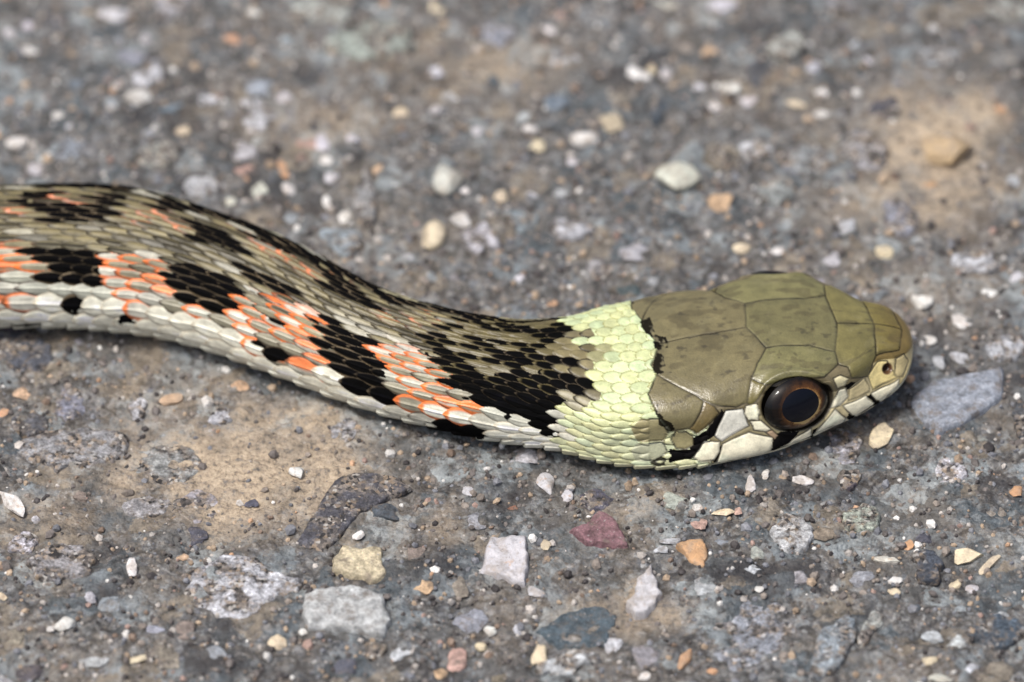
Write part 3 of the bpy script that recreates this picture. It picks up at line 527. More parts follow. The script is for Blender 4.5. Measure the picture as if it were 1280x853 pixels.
for k, (x, y, rx, ry, rot, pal, pr) in enumerate(EMBEDDED):
    if max(rx, ry) > 24:                                  # broad flush stones: an uneven outline with a rough worn top
        th = np.linspace(0, 2*math.pi, 26, endpoint=False); rr = 1 + .55*fbm(np.cos(th)*1.3 + k*3.1, np.sin(th)*1.3, 1.0, 3, k); rr /= np.abs(rr).mean()
        ou = np.stack([rx*rr*np.cos(th), ry*rr*np.sin(th)], -1); c_, s_ = math.cos(math.radians(rot)), math.sin(math.radians(rot))
        ou = np.stack([ou[:, 0]*c_ - ou[:, 1]*s_ + x, ou[:, 0]*s_ + ou[:, 1]*c_ + y], -1)
        v, f, c = slab_mesh(ou, 2.5 + 10*pr, 700 + k); put_stone('stone', v, f, (c[0], c[1], gz(*c) - 1.5), pal, M_FLUSH, ground); continue
    rz = min(rx, ry)*(.24 + .25*pr); v, f = stone_mesh(rx, ry, rz, rot, 100 + k, .2)
    clean = pal in ('W', 'CR', 'O', 'GW') or (pal == 'LW' and rx < 16)
    put_stone('stone', v, f, (x, y, gz(x, y) + rz*(.6*pr - .50) + (0.5 if rx < 12 else 0)), pal, M_CHIP if clean else M_STONE, ground)
for k, (o, pal, h) in enumerate(SLABS):
    v, f, c = slab_mesh(o, h, 300 + k); put_stone('stone_slab', v, f, (c[0], c[1], gz(*c) - 1.5), pal, M_FLUSH if k == 0 else M_STONE, ground)
for k, r in enumerate(LOOSE):
    if isinstance(r[1][0], list):
        v, f, c = slab_mesh(r[1], r[3], 400 + k); put_stone(r[0], v, f, (c[0], c[1], gz(*c) - 1), r[2], M_CHIP, None, .04, label=r[4], category='stone')
    else:
        x, y, rx, ry, rot, pal, pr = r[1]; rz = min(rx, ry)*(.4 + .3*pr); v, f = stone_mesh(rx, ry, rz, rot, 500 + k, .07)
        put_stone(r[0], v, f, (x, y, gz(x, y) + rz*(.7*pr - .25)), pal, M_CHIP, None, .04, label=r[2], category='pebble' if r[0] == 'pebble' else 'stone')
# unnamed aggregate between the measured stones
taken = [(a, b, max(c, d)) for (a, b, c, d, _, _) in allst]; nfill = 0; tries = 0
FILL_TONES = ['GB', 'G', 'GB', 'LG', 'DS', 'T', 'B', 'G', 'LG', 'LG', 'DS', 'LW']
while nfill < 112 and tries < 6000:
    tries += 1; x, y = rng.uniform(-690, 690), rng.uniform(-640, 700); rx = 7 + 24*rng.random()**1.8; ry = rx*rng.uniform(.7, 1.3)
    if any((x-a)**2 + (y-b)**2 < (rx + c*.9)**2 for a, b, c in taken): continue
    taken.append((x, y, rx)); pal = FILL_TONES[rng.integers(len(FILL_TONES))]; pr = rng.uniform(.25, .5); rz = rx*(.3 + .3*pr)
    if rx > 13:
        th = np.linspace(0, 2*math.pi, 22, endpoint=False); rr = 1 + .6*fbm(np.cos(th)*1.3 + nfill*3.1, np.sin(th)*1.3, 1.0, 3, nfill); ou = np.stack([x + rx*rr*np.cos(th), y + ry*rr*np.sin(th)], -1)
        v, f, c = slab_mesh(ou, rng.uniform(3, 6.5), 1200 + nfill); put_stone('stone', v, f, (c[0], c[1], gz(*c) - 1.5), pal, M_FLUSH, ground, .15); nfill += 1; continue
    v, f = stone_mesh(rx, ry, rz, rng.uniform(0, 180), 900 + nfill, .17)
    put_stone('stone', v, f, (x, y, gz(x, y) + rz*(.7*pr - .45)), pal, M_STONE, ground, .2); nfill += 1
# loose and half-set grit, far too many to count
def grit(n, r0, r1, sub, seed, pw, spread=760):
    r = np.random.default_rng(seed); v0, f0 = ICO[sub]
    x, y = r.uniform(-spread, spread, n), r.uniform(-spread, spread, n)
    kp = r.random(n) > .85*dust[np.clip(np.searchsorted(gx, x), 0, ni - 1), np.clip(np.searchsorted(gy, y), 0, nj - 1)]; 
    for (sx, sy, sr) in taken: kp &= (x - sx)**2 + (y - sy)**2 > (sr*.8)**2
    x, y = x[kp], y[kp]; n = len(x)
    rad = r0 + (r1 - r0)*r.random(n)**pw
    sc = rad[:, None]*r.uniform(.65, 1.25, (n, 3)); q = r.normal(size=(n, 4)); q /= np.linalg.norm(q, axis=1)[:, None]
    w, a, b, c = q.T
    R = np.stack([1-2*(b*b+c*c), 2*(a*b-c*w), 2*(a*c+b*w), 2*(a*b+c*w), 1-2*(a*a+c*c), 2*(b*c-a*w), 2*(a*c-b*w), 2*(b*c+a*w), 1-2*(a*a+b*b)], -1).reshape(n, 3, 3)
    vv = v0[None]*(1 + .28*(r.random((n, len(v0), 1)) - .5))*sc[:, None, :]; vv = np.einsum('nij,nkj->nki', R, vv)
    z = ground_h(x, y) + rad*r.uniform(-.35, .45, n)
    vv += np.stack([x, y, z], -1)[:, None, :]
    P = lin(np.array([(66, 62, 62), (106, 100, 97), (136, 127, 119), (118, 120, 126), (166, 147, 126), (180, 174, 168), (218, 216, 212), (184, 150, 122), (130, 112, 98), (156, 132, 122)]))
    pid = r.choice(10, n, p=[.17, .20, .20, .14, .10, .08, .03, .01, .05, .02]); c = P[pid]*r.uniform(.75, 1.25, (n, 1))
    F = (f0[None] + (np.arange(n)*len(v0))[:, None, None]).reshape(-1, 3)
    return vv.reshape(-1, 3)*S, F, np.repeat(c, len(v0), 0)
parts = [grit(24000, 1.2, 4.2, 1, 1, 1.6), grit(1700, 4, 7.5, 2, 2, 2.0)] if False else [grit(14000, 1.2, 4.0, 1, 1, 1.5), grit(3000, 3.5, 7.5, 1, 2, 1.8)]
off = 0; VV, FF, CC = [], [], []
for v, f, c in parts: VV.append(v); FF.append(f + off); CC.append(c); off += len(v)
link('grit', mesh_np('grit', np.vstack(VV), np.vstack(FF), False, np.vstack(CC)), M_GRIT, kind='stuff', label='fine mixed grit scattered over the asphalt', category='grit')

# ------------------------------------------------------------------ snake: smooth body surface
def pchip(x, y, q):
    x = np.asarray(x, float); y = np.asarray(y, float)
    h = np.diff(x); d = np.diff(y)/h; m = np.zeros_like(y)
    w1 = 2*h[1:] + h[:-1]; w2 = h[1:] + 2*h[:-1]
    ok = d[1:]*d[:-1] > 0
    a = np.where(ok, d[1:], 1.0); b = np.where(ok, d[:-1], 1.0)
    m[1:-1] = np.where(ok, (w1 + w2)/(w1/b + w2/a), 0.0)
    m[0], m[-1] = d[0], d[-1]
    i = np.clip(np.searchsorted(x, q) - 1, 0, len(x) - 2)
    t = (q - x[i])/h[i]; t2, t3 = t*t, t*t*t
    return (2*t3-3*t2+1)*y[i] + (t3-2*t2+t)*h[i]*m[i] + (-2*t3+3*t2)*y[i+1] + (t3-t2)*h[i]*m[i+1]
def cubic(x, y, q):
    """natural cubic spline"""
    x = np.asarray(x, float); y = np.asarray(y, float); n = len(x); h = np.diff(x)
    A = np.eye(n); r = np.zeros(n)
    for i in range(1, n-1):
        A[i, i-1:i+2] = h[i-1], 2*(h[i-1]+h[i]), h[i]
        r[i] = 6*((y[i+1]-y[i])/h[i] - (y[i]-y[i-1])/h[i-1])
    M = np.linalg.solve(A, r)
    i = np.clip(np.searchsorted(x, q) - 1, 0, n-2)
    t = q - x[i]; u = x[i+1] - q
    return M[i]*u**3/(6*h[i]) + M[i+1]*t**3/(6*h[i]) + (y[i]/h[i]-M[i]*h[i]/6)*u + (y[i+1]/h[i]-M[i+1]*h[i]/6)*t
VK = np.array([0, .26, .45, .62, .80, 1.0])
def basis(v):
    """periodic cubic spline over the mirrored control points; rows give (w, z) weights"""
    kn = np.concatenate([-VK[:0:-1], VK]); n = len(kn) - 1       # -1..1, last == first
    x = kn; h = np.diff(x)
    A = np.zeros((n, n)); B = np.zeros((n, n))
    for i in range(n):
        im, ip = (i-1) % n, (i+1) % n; h0, h1 = h[im], h[i]
        A[i, im] += h0; A[i, i] += 2*(h0+h1); A[i, ip] += h1
        B[i, ip] += 6/h1; B[i, i] -= 6/h1 + 6/h0; B[i, im] += 6/h0
    D = np.linalg.solve(A, B)
    i = np.clip(np.searchsorted(x, v, side='right') - 1, 0, n-1)
    t = v - x[i]; u = x[i+1] - v; hh = h[i]; j = (i+1) % n
    E = np.eye(n)
    W = D[i]*(u**3/(6*hh))[:, None] + D[j]*(t**3/(6*hh))[:, None] + (E[i]/hh[:, None] - D[i]*(hh/6)[:, None])*u[:, None] + (E[j]/hh[:, None] - D[j]*(hh/6)[:, None])*t[:, None]
    ww = np.zeros((len(v), 6)); wz = np.zeros((len(v), 6))
    for k in range(n):
        q = int(np.argmin(abs(VK - abs(kn[k])))); sg = np.sign(kn[k]) if 0 < q < 5 else 0
        ww[:, q] += sg*W[:, k]; wz[:, q] += W[:, k]
    return ww, wz
def spine_setup(ST):
    """ST rows: X, Y, then (w,z) of the six section points: top, edge, side, lip, jaw, belly"""
    X, Y = ST[:, 0], ST[:, 1]
    xs = np.linspace(X[0], X[-1], 6000); ys = cubic(X, Y, xs)
    s = np.concatenate([[0], np.cumsum(np.hypot(np.diff(xs), np.diff(ys)))])
    sk = np.interp(X, xs, s)
    return xs, ys, s, sk
def surface(ST, sv, v, cap):
    """points on the snake's smooth body for arc positions sv and section parameters v (grid)"""
    xs, ys, s, sk = spine_setup(ST)
    px = np.interp(sv, s, xs); py = np.interp(sv, s, ys)
    e = 6.0
    tx = np.interp(sv+e, s, xs) - np.interp(sv-e, s, xs); ty = np.interp(sv+e, s, ys) - np.interp(sv-e, s, ys)
    n = np.hypot(tx, ty); tx, ty = tx/n, ty/n
    ww, wz = basis(v)
    par = np.stack([pchip(sk, ST[:, 2+k], sv) for k in range(12)], -1)
    Wc, Zc = par[:, 0::2], par[:, 1::2]
    w = Wc @ ww.T; z = Zc @ wz.T
    stip = s[-1]; q = np.clip((sv - (stip - cap))/cap, 0, 1)
    k = np.sqrt(np.clip(1 - q**2.3, 0, 1))[:, None]
    zc = (0.45*Zc[:, 0] + 0.55*Zc[:, 3])[:, None]
    w = w*k; z = zc + (z - zc)*k
    return np.stack([px[:, None] + ty[:, None]*w, py[:, None] - tx[:, None]*w, z], -1)

ST = np.array(MARKS['ST']); CAP = 42.0
STIP = spine_setup(ST)[2][-1]
qv = np.concatenate([np.arange(STIP - 1, 1235, -5.0), np.arange(1235, CAP, -1.0), CAP - CAP*np.sin(np.linspace(0, math.pi/2*.998, 56))])
vv = np.concatenate([np.linspace(-1, -.45, 50)[:-1], np.linspace(-.45, .72, 345)[:-1], np.linspace(.72, 1, 30)[:-1]])
P = surface(ST, STIP - qv, vv, CAP)
nq, nv = P.shape[:2]
def wrapgrad(A):
    B = np.concatenate([A[:, -1:], A, A[:, :1]], 1); return (B[:, 2:] - B[:, :-2])
Nn = np.cross(np.gradient(P, axis=0), wrapgrad(P)); Nn /= np.linalg.norm(Nn, axis=-1, keepdims=True) + 1e-9
ctr = P.mean(1, keepdims=True)
if ((P - ctr)*Nn).sum() < 0: Nn = -Nn
Qg, Vg = np.meshgrid(qv, vv, indexing='ij')
vext = np.append(vv, 1.0)
def on_body(q, v, A=None):
    """bilinear read of the body grid at distance q behind the snout and section parameter v"""
    A = P if A is None else A
    fi = np.interp(-np.asarray(q, float), -qv, np.arange(nq)); fj = np.interp(v, vext, np.arange(nv + 1))
    i = np.minimum(fi.astype(int), nq - 2); j = np.minimum(fj.astype(int), nv - 1); a = (fi - i)[:, None]; b = (fj - j)[:, None]; j2 = (j+1) % nv
    return (A[i, j]*(1-b) + A[i, j2]*b)*(1-a) + (A[i+1, j]*(1-b) + A[i+1, j2]*b)*a
def in_poly(x, y, poly):
    p = np.asarray(poly, float); r = np.zeros(x.shape, bool); j = len(p) - 1
    m = (x >= p[:, 0].min()) & (x <= p[:, 0].max()) & (y >= p[:, 1].min()) & (y <= p[:, 1].max())
    xs, ys = x[m], y[m]; c = np.zeros(xs.shape, bool)
    for i in range(len(p)):
        hit = (p[i, 1] > ys) != (p[j, 1] > ys)
        with np.errstate(divide='ignore', invalid='ignore'):
            c ^= hit & (xs < (p[j, 0] - p[i, 0])*(ys - p[i, 1])/(p[j, 1] - p[i, 1]) + p[i, 0])
        j = i
    r[m] = c; return r
# ---- body scales: staggered rows of keeled, overlapping scales
VB, ROWS, EXPO = .625, 13.5, .90; ROWN = 14.5
pit_q = np.array([0, 300, 400, 470, 560, 700, 850, 2400]); pit = np.array([16, 17, 19, 23, 29, 33, 36, 38.])
qs = np.linspace(0, STIP + 50, 6000); As = np.concatenate([[0], np.cumsum(np.diff(qs)/np.interp(qs[:-1], pit_q, pit))])
a = np.interp(Qg, qs, As)
av = np.abs(Vg); ROW_V = np.array([0, .14, .30, .415, .515, VB]); ROW_B = np.array([0, 4.3, 9.1, 11.5, 12.5, ROWS])
mixq = smooth(430, 540, Qg); b = np.sign(Vg)*((1-mixq)*ROWN*(np.minimum(av, VB)/VB)**EXPO + mixq*np.interp(av, ROW_V, ROW_B))
jit = .34*noise2(Qg, Vg*240, 70, 5)
a = a + jit
arc = np.concatenate([np.linalg.norm(np.roll(P, -1, 1) - P, axis=-1)]); rowpx = np.clip(arc.sum(1, keepdims=True)/2*VB/ROWS, 4, 40)
pitpx = np.interp(Qg, pit_q, pit)
best = np.full(Qg.shape, -1e9); bi = np.zeros(Qg.shape); bj = np.zeros(Qg.shape); be = np.zeros(Qg.shape); by = np.zeros(Qg.shape); bx = np.zeros(Qg.shape)
b = b + .22*noise2(Qg, Vg*240, 55, 6)*smooth(.02, .1, av)
jr0 = np.round(b)
for dj in (-1, 0, 1):
    jr = jr0 + dj; off = .5*(np.mod(jr, 2)); i0 = np.round(a - off)
    for di in (-1, 0, 1):
        x = a - (i0 + di + off); y = b - jr
        hw = .66*np.clip(1 - np.abs(np.clip(x, -.9, .9)/.74)**1.9, 0, 1)**.75
        ok = (np.abs(y) < hw) & (np.abs(jr) <= np.where(mixq > .5, 13, 14))
        e = np.minimum(1 - np.abs(y)/np.maximum(hw, 1e-3), (.74 - np.abs(x))/.74)
        h = 1.0*x + .55*(1 - (y/np.maximum(hw, 1e-3))**2)
        h = np.where(ok, h, -1e8); w = h > best
        best = np.where(w, h, best); bi = np.where(w, i0 + di + off, bi); bj = np.where(w, jr, bj); be = np.where(w, e, be); by = np.where(w, y/np.maximum(hw, .05), by); bx = np.where(w, x, bx)
vent = (av > VB*.985) | (best < -1e7)
amp = np.interp(Qg, [0, 400, 470, 700, 2400], [3.6, 3.4, 3.0, 3.4, 3.4])*np.clip(rowpx/14, .3, 1.1)
keel = np.interp(Qg, [0, 440, 520, 2400], [0, 0, .9, 1.0])*smooth(.62, .45, av)
round_edge = smooth(0, .34, be)
rh = hash3(np.round(bi*2).astype(np.int64), np.round(bj).astype(np.int64), np.zeros(Qg.shape, np.int64), 4)
H = amp*(best*.62*(.75 + .5*rh) + .30*round_edge) + 1.5*keel*np.exp(-(by/.13)**2)
xv = np.mod(a + .5, 1.0); Hv = 4.0*xv + 1.6*smooth(0, .12, xv)*smooth(1.0, .9, xv)
H = np.where(vent, Hv*.8, H)
# ---- colour pattern read mostly at scale centres
qc = np.interp(bi, As, qs); vc = np.sign(bj)*((1-mixq)*VB*(np.abs(bj)/ROWN)**(1/EXPO) + mixq*np.interp(np.abs(bj), ROW_B, ROW_V))
vc = np.where(vent, Vg, vc); qc = np.where(vent, np.interp(np.floor(a + .5), As, qs), qc)
ii = np.round(bi*2).astype(np.int64); jj = np.round(bj).astype(np.int64); z0 = np.zeros_like(ii)
r1 = hash3(ii, jj, z0, 1); r2 = hash3(ii, jj, z0, 2); r3 = hash3(ii, jj, z0, 3)
k = .90
qe = qc*k + Qg*(1-k) + 16*(r3 - .5)*smooth(440, 480, Qg) + 9*noise2(Qg*.25, Vg*240, 5, 8)*smooth(440, 480, Qg); ve = vc*k + Vg*(1-k) + .006*noise2(Qg, Vg*240, 7, 9)
def put(C, m, col, al=1.0):
    al = (m*1.0*al)[..., None]; C[...] = C*(1-al) + lin(col)*al
ae = np.abs(ve)
C = np.zeros(Qg.shape + (3,)); C[...] = lin((112, 103, 72))
put(C, smooth(.13, .30, ae), (144, 138, 112)); put(C, smooth(.26, .38, ae), (178, 180, 166)); put(C, smooth(.38, .48, ae), (228, 226, 208))
C *= ((.80 + .4*r1)*(.82 + .28*smooth(.05, .5, be)))[..., None]
edge = smooth(.30, .05, be)
C *= (1 + .35*(r2 - .5)*smooth(.5, .3, ae))[..., None]; put(C, smooth(.50, .10, be)*smooth(.42, .2, ae)*(.45 + .55*(r3 > .3)), (44, 39, 28), .9); put(C, np.exp(-((by + .25*(r1 - .5))/.42)**2)*smooth(.36, .22, ae)*(r2 < .42)*(Qg > 450), (20, 19, 17), .9); put(C, (r1 > .80)*smooth(.05, .16, ae)*smooth(.5, .4, ae)*smooth(.1, .4, be), (176, 174, 160), .7); put(C, edge*smooth(.3, .5, ae), (170, 150, 120), .5)
orz = np.zeros(Qg.shape, bool)
for p in MARKS['orange']: orz |= in_poly(qe, ve, p)
# farther along the hidden body the same pattern repeats
wide = smooth(.47, .24, be)*(r1 > .24)
put(C, orz & ~vent & (r3 < .34), (200, 198, 184), .8); put(C, orz & ~vent & (r3 >= .58), (136, 130, 108), .8)
full = (r2 < .26)
onz = noise2(Qg, Vg*240, 11, 33) + .6*noise2(Qg, Vg*240, 4, 34)
put(C, (orz & ~vent)*np.clip(np.maximum(wide, full*smooth(.55, -.2, by + .5*onz)*.95), 0, 1)*smooth(.12, .22, ae), (238, 120, 46), .93); put(C, (orz & ~vent)*smooth(.30, .10, be)*(r1 <= .30), (58, 44, 30), .8)
tick = np.zeros(Qg.shape)
for (q, v) in MARKS['tick']:
    tick = np.maximum(tick, np.exp(-(((Qg - q)/15)**2 + ((Vg - v)/.03)**2)))
put(C, np.clip(tick*1.6, 0, 1)*smooth(.42, .2, be)*(r3 < .8), (222, 130, 82), .9)
blk = np.zeros(Qg.shape, bool); smk = np.zeros(Qg.shape, bool)
for p in MARKS['black']: blk |= in_poly(qe, ve, p)
for p in MARKS['smoke']: smk |= in_poly(qe, ve, p)
rep = (Qg > 1225)                                         # out of sight: carry the blotches on
ph = np.mod(qe, 172)/172
blk |= rep & (((np.abs(ph - .45) < .28) & (ae > .20) & (ae < .42)) | ((np.abs(np.mod(ph + .5, 1) - .45) < .25) & (ae < .12)))
farside = (ve < -.17) & (Qg > 440) & (Qg <= 1225) & (np.abs(ph - .3) < .3) & (ve > -.42); blk |= farside
nd = (qe > 440) & (qe < 590) & (ae < .26); blk |= nd & (r2 < .42)
put(C, nd & ~blk, (96, 87, 54), .8); nd_line = nd*smooth(.40, .12, be)*(r1 > .3)
put(C, smk & ~vent, (62, 58, 46), .7)
put(C, blk, (9, 10, 13), 1.0)
line = np.maximum(smooth(.24, .06, be)*.6, smooth(.62, .86, np.abs(by))*(r3 < .6)*smooth(500, 600, Qg))*smooth(.56, .40, np.where(Qg < 560, ae*1.6, ae))*(.35 + .65*(noise2(Qg, Vg*240, 30, 14) > -.08))
put(C, blk*line*(~vent), (124, 108, 82), .55 + .2*smooth(540, 620, Qg))
put(C, nd_line*(~vent), (98, 88, 54), .75)
# ventral scutes
put(C, vent & ~blk, (228, 227, 210)); put(C, (vent & ~blk)*smooth(.10, .02, xv), (96, 88, 66), .7); put(C, (vent & ~blk)*smooth(.8, .95, av), (180, 180, 160), .6)
# collar
cl = np.array(MARKS['collar']); o = np.argsort(cl[:, 1]); qb = np.interp(ve, cl[o, 1], cl[o, 0]); qb = np.where(ve < cl[o, 1][0], cl[o, 0][0] + 8, qb)
col_m = qc*.75 + Qg*.25 < qb - 2 + 26*(r2 - .5)
yg = lin((198, 206, 152))*(1 - smooth(.22, .5, ae))[..., None] + lin((210, 214, 168))*smooth(.22, .5, ae)[..., None]
yg = yg*(.86 + .26*r1)[..., None]*(1 + .10*np.stack([-(r3 - .4)*.9, (r3 - .5)*.3, (r3 - .1)*1.9], -1))
C = np.where(col_m[..., None], yg, C)
put(C, col_m*smooth(.26, .04, be)*(~vent), (138, 136, 78), .8)
for p in MARKS['nape']: put(C, in_poly(qe, ve, p)*(r3 < .8), (128, 118, 84), .7)
put(C, col_m & vent, (222, 220, 182))
stk = noise2(Qg*.16, Vg*240, 2.6, 71) + .7*noise2(Qg*.3, Vg*240, 5, 72)
body_m = smooth(425, 470, Qg)*(~vent)
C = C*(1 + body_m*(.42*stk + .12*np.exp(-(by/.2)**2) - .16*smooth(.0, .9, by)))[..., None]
C = C*(1 + (1 - body_m)*(.22*(noise2(Qg, Vg*240, 6, 73)) + .14*(smooth(.05, .5, be) - .6)))[..., None]
# ---- head shields
def res(poly): return [MARKS['pt'][p] if isinstance(p, str) else p for p in poly]
GROUPS = {g: {n: res(p) for n, p in MARKS[g].items()} for g in ('plates', 'cream', 'olive2', 'black_head')}
head = Qg < 345
hw_ = 5*noise2(Qg, Vg*300, 11, 21) + .8*noise2(Qg, Vg*300, 3, 22)
Qh = Qg + hw_; Vh = Vg + .016*noise2(Qg, Vg*300, 10, 23) + .002*noise2(Qg, Vg*300, 3, 24)
inplate = np.zeros(Qg.shape, bool); seg = []
for g in ('plates', 'cream', 'olive2'):
    for n, p in GROUPS[g].items():
        for sgn in (1, -1):
            inplate |= in_poly(Qg, Vg*sgn, p)
            pp = np.array(p + p[:1], float)
            if g == 'plates' and n in ('internasal', 'prefrontal', 'frontal', 'parietal'):
                pass
            for u in range(len(pp) - 1):
                if n == 'frontal' and pp[u, 1] == 0 and pp[u+1, 1] == 0: continue
                L_ = max(2, int(np.hypot(pp[u+1, 0] - pp[u, 0], (pp[u+1, 1] - pp[u, 1])*300)/1.0)); tt = np.linspace(0, 1, L_)
                seg.append(np.stack([pp[u, 0] + tt*(pp[u+1, 0] - pp[u, 0]), sgn*(pp[u, 1] + tt*(pp[u+1, 1] - pp[u, 1]))], -1))
seg = np.vstack(seg); seg[:, 0] += 1.2*noise2(seg[:, 0], seg[:, 1]*300, 12, 25); seg[:, 1] += .003*noise2(seg[:, 0], seg[:, 1]*300, 12, 26)
sp = on_body(seg[:, 0], seg[:, 1]); kd = kdtree.KDTree(len(sp))
for i, c in enumerate(sp): kd.insert(c, i)
kd.balance()
D = np.full(Qg.shape, 50.0); hm = head & (av < .70); pts = P[hm]
D[hm] = np.fromiter((kd.find(c)[2] for c in pts), float, len(pts))
face = (Qg < 285) | inplate
face &= head
C = np.where((face & ~inplate)[..., None], lin((112, 102, 74)), C); put(C, face & ~inplate & (av > .40), (150, 140, 106)); put(C, face & ~inplate & (av > .40) & (Qg < 118), (206, 192, 150))
put(C, face & ~inplate & (Qg < 62) & (av > .34), (196, 180, 132)); put(C, face & ~inplate & (Qg < 75) & (av <= .34), (116, 98, 52)); put(C, face & (av > .655), (214, 208, 180))
for n, p in GROUPS['black_head'].items():
    if n in ('nape', 'tmp', 'l7'): continue
    for sgn in (1, -1): put(C, in_poly(Qh, Vh*sgn, p) & head, (16, 15, 16))
tone = dict(internasal=(110, 100, 52), prefrontal=(112, 105, 62), frontal=(106, 101, 66), supraocular=(112, 108, 70), parietal=(110, 102, 70), temporal=(112, 104, 72), temporal2=(108, 94, 56), postoc=(104, 96, 54))
ctone = dict(w1=(224, 222, 208), lor=(214, 198, 152), pr2=(222, 212, 172), nas=(226, 208, 146), ros=(200, 186, 140), po3=(186, 160, 130))
for g in ('plates', 'cream', 'olive2'):
    for n, p in GROUPS[g].items():
        base = tone.get(n, ctone.get(n, (242, 236, 208) if g == 'cream' else (150, 142, 104) if n != 'o3' else (176, 178, 150)))
        for sgn in (1, -1): put(C, in_poly(Qg, Vg*sgn, p), base)
rs = noise2(Qg, Vg*300, 22, 27); sh = inplate & (Qg < 345)
C = np.where(sh[..., None], C*(1 + .22*rs)[..., None]*np.where(av < .34, 1.06, 1.0)[..., None], C)
put(C, sh*smooth(.14, .30, fbm(Qg*.35, Vg*300, 9, 3, 28))*smooth(.34, .2, av), (70, 62, 40), .45); put(C, sh*smooth(.40, .55, fbm(Qg*.5, Vg*300, 7, 3, 48))*smooth(.34, .2, av), (44, 38, 28), .5); put(C, sh*smooth(.26, .42, fbm(Qg*.8, Vg*300, 13, 4, 58)), (132, 126, 94), .16)     # faint dark scuffs along the shields
put(C, (sh & (Qg < 60))*smooth(55, 5, Qg), (116, 88, 38), .32)
for n in ('nape', 'tmp', 'l7'):
    for sgn in (1, -1): put(C, in_poly(Qh, Vh*sgn, GROUPS['black_head'][n])*smooth(-.30, -.05, noise2(Qg, Vg*300, 7, 91) + .5*noise2(Qg, Vg*300, 3, 92)), (15, 14, 14), .95)
sut = smooth(1.7, .5, D)*(face | (D < 2)); put(C, sut*(.65 + .35*smooth(-.2, .2, noise2(Qg, Vg*300, 25, 29))), (30, 26, 18), .88)
dome = smooth(0, 3.2, D)*1.0 + smooth(2, 16, D)*.7
Hf = np.where(inplate, dome, .2 + .8*smooth(0, 4, D)*(av > .3))
H = np.where(face, Hf, H)
blend = smooth(345, 300, Qg)
# smooth the small scales away where the head's underside begins
H = np.where((Qg < 300) & (av > .66), 1.0 + .6*np.sin(Qg/3.2)*smooth(300, 260, Qg)*0, H)
H = H - 3.5*np.exp(-((av - .650)/.010)**2)*smooth(300, 270, Qg)*smooth(6, 30, Qg)           # mouth line
H = H*np.clip(Qg/14, .15, 1)
# ---- eye socket and nostril pit
def frame(q, v):
    c = on_body(np.array([q]), np.array([v]))[0]; n = on_body(np.array([q]), np.array([v]), Nn)[0]; return c, n/np.linalg.norm(n)
eyes = []; EA, EB, EH = 45.0, 34.0, 22.0          # half length, half height and bulge of the eyeball
gloss = np.where(face, 1.0, .7); gloss = np.where(blk & ~face, .3, gloss)
PD = P + Nn*H[..., None]
for sgn in (1, -1):
    c, n = frame(MARKS['eye'][0], MARKS['eye'][1]*sgn)
    fw = Vector((1, .10, 0)); n = Vector(n); n = (n + Vector((.06, 0, .10))).normalized(); c = Vector(c) + Vector((0, 0, -3.0))
    right = fw.cross(n).normalized(); fwd = n.cross(right).normalized()
    d = PD - np.array(c); u = d @ np.array(fwd); w = d @ np.array(right); hgt = d @ np.array(n)
    up = 1.0 if right.z > 0 else -1.0
    r = np.hypot(u/EA, w/EB); near = (np.abs(hgt) < 40) & (r < 1.5)
    push = np.where(near, 13*smooth(1.02, .84, r), 0); rim = np.where(near, (1.4 + 2.6*smooth(0, 1, up*w/EB))*np.exp(-((r - 1.12)/.09)**2), 0)
    PD = PD - np.array(n)*push[..., None] + Nn*rim[..., None]
    dark_r = near & (up*w < .62*EB)
    put(C, dark_r*smooth(1.07, 1.0, r), (20, 17, 15), .96)
    eyes.append((c, n, fwd, right))
    c2, n2 = frame(MARKS['nostril'][0], MARKS['nostril'][1]*sgn); dd = np.linalg.norm(PD - c2, axis=-1)
    PD = PD - n2*(6*smooth(7.5, 3, dd))[..., None] + n2*(0.5*np.exp(-((dd - 9)/2.5)**2))[..., None]
    put(C, smooth(8.5, 6.5, dd), (78, 46, 30), .95); put(C, smooth(5, 2.5, dd), (30, 18, 14), .8)
PD[..., 2] = np.maximum(PD[..., 2], -3.0)
base_lift = 1.0
V = PD.reshape(-1, 3).copy(); V[:, 2] += base_lift
idx = np.arange(nq*nv).reshape(nq, nv); nx = np.roll(idx, -1, 1)
F = np.stack([idx[:-1], nx[:-1], nx[1:], idx[1:]], -1).reshape(-1, 4)
lum = C.mean(-1); gloss = gloss*(.04 + .96*smooth(.006, .06, lum))
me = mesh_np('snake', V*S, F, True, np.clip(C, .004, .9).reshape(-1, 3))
ga = me.attributes.new('gloss', 'FLOAT', 'POINT'); ga.data.foreach_set('value', gloss.astype(np.float32).ravel())
import bmesh
bm = bmesh.new(); bm.from_mesh(me); bm.verts.ensure_lookup_table()
for row in (0, nq - 1):
    vs = [bm.verts[int(i)] for i in idx[row]]
    try: bm.faces.new(vs)
    except ValueError: pass
bmesh.ops.recalc_face_normals(bm, faces=bm.faces); bm.to_mesh(me); bm.free()
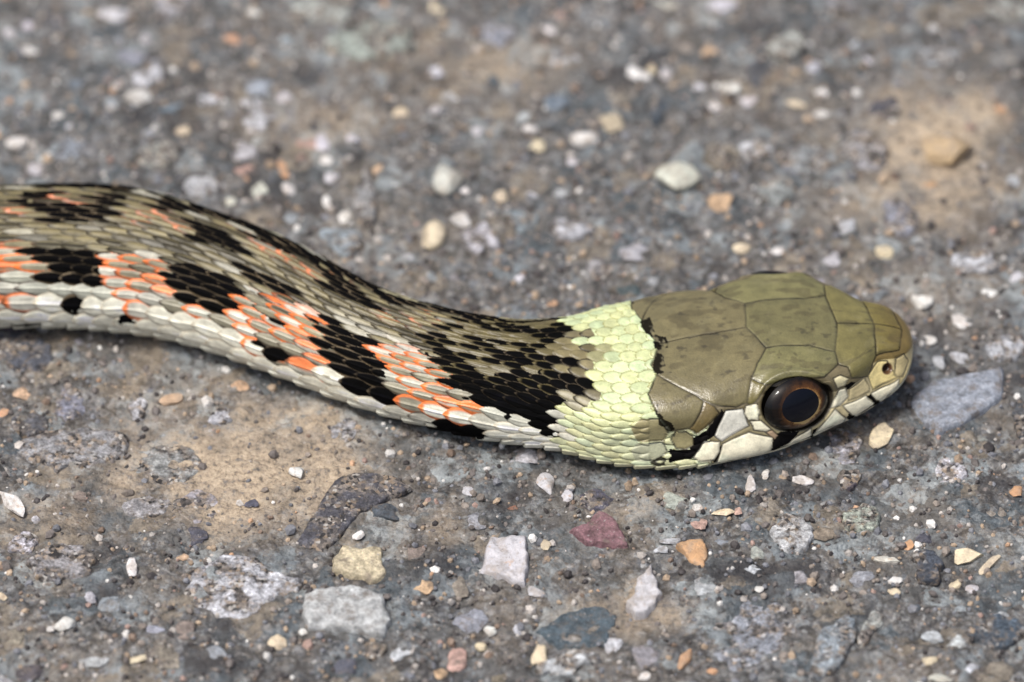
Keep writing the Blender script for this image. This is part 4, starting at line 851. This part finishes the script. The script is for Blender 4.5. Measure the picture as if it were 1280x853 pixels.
snake = link('snake', me, M_SKIN, label='slender snake with olive head, yellow collar and black and orange blotched body', category='snake')
# ---- eyes: one glossy ball, its iris and pupil as caps on the same curve
M_BALL = mat_eye('eye_dark', [(0, (44, 27, 13)), (.46, (46, 28, 13)), (.53, (22, 14, 9)), (.60, (9, 8, 7)), (1, (6, 6, 6))], 20)
M_IRIS = mat_eye('eye_iris', [(0, (200, 172, 116)), (.36, (204, 172, 112)), (.39, (140, 102, 58)), (.43, (84, 54, 28)), (.50, (52, 33, 17)), (.57, (20, 13, 9))], 15)
M_PUPIL = mat_eye('eye_pupil', [(0, (7, 9, 20)), (1, (7, 9, 18))], 0)
def cap(r0, r1, off, nr=18, na=96, ell=False):
    tt = np.linspace(r0, r1, nr)[:, None]; ph = np.linspace(0, 2*math.pi, na, endpoint=False)
    u, w = (EA*tt*np.cos(ph), EB*tt*np.sin(ph)) if ell else (tt*np.cos(ph) + 4.0, (.84*tt*np.sin(ph) + 3.5))
    z = EH*np.sqrt(np.clip(1 - (u/EA/1.04)**2 - (w/EB/1.04)**2, 0, 1)) + off
    V = np.stack([u, w, z], -1).reshape(-1, 3); idx = np.arange(nr*na).reshape(nr, na); nx = np.roll(idx, -1, 1)
    return V, np.stack([idx[:-1], idx[1:], nx[1:], nx[:-1]], -1).reshape(-1, 4)
from mathutils import Matrix
for (c, n, fwd, right) in eyes:
    Rm = Matrix((fwd, right, n)).transposed()
    if right.z < 0: fwd, right = -fwd, -right; Rm = Matrix((fwd, right, n)).transposed()
    loc = (c - n*(6.5 if c.y < eyes[1][0].y else 10.0)); loc = Vector((loc.x, loc.y, loc.z + base_lift))*S
    mw = Matrix.Translation(loc) @ Rm.to_4x4()
    v, f = cap(0, 1.03, 0, 26, 96, True); ball = link('eye', mesh_np('eye', v*S, f), M_BALL, snake); ball.matrix_local = mw
    v, f = cap(24, 36, .12, 18, 96); link('iris', mesh_np('iris', v*S, f), M_IRIS, ball)
    v, f = cap(.05, 25.5, .22); link('pupil', mesh_np('pupil', v*S, f), M_PUPIL, ball)
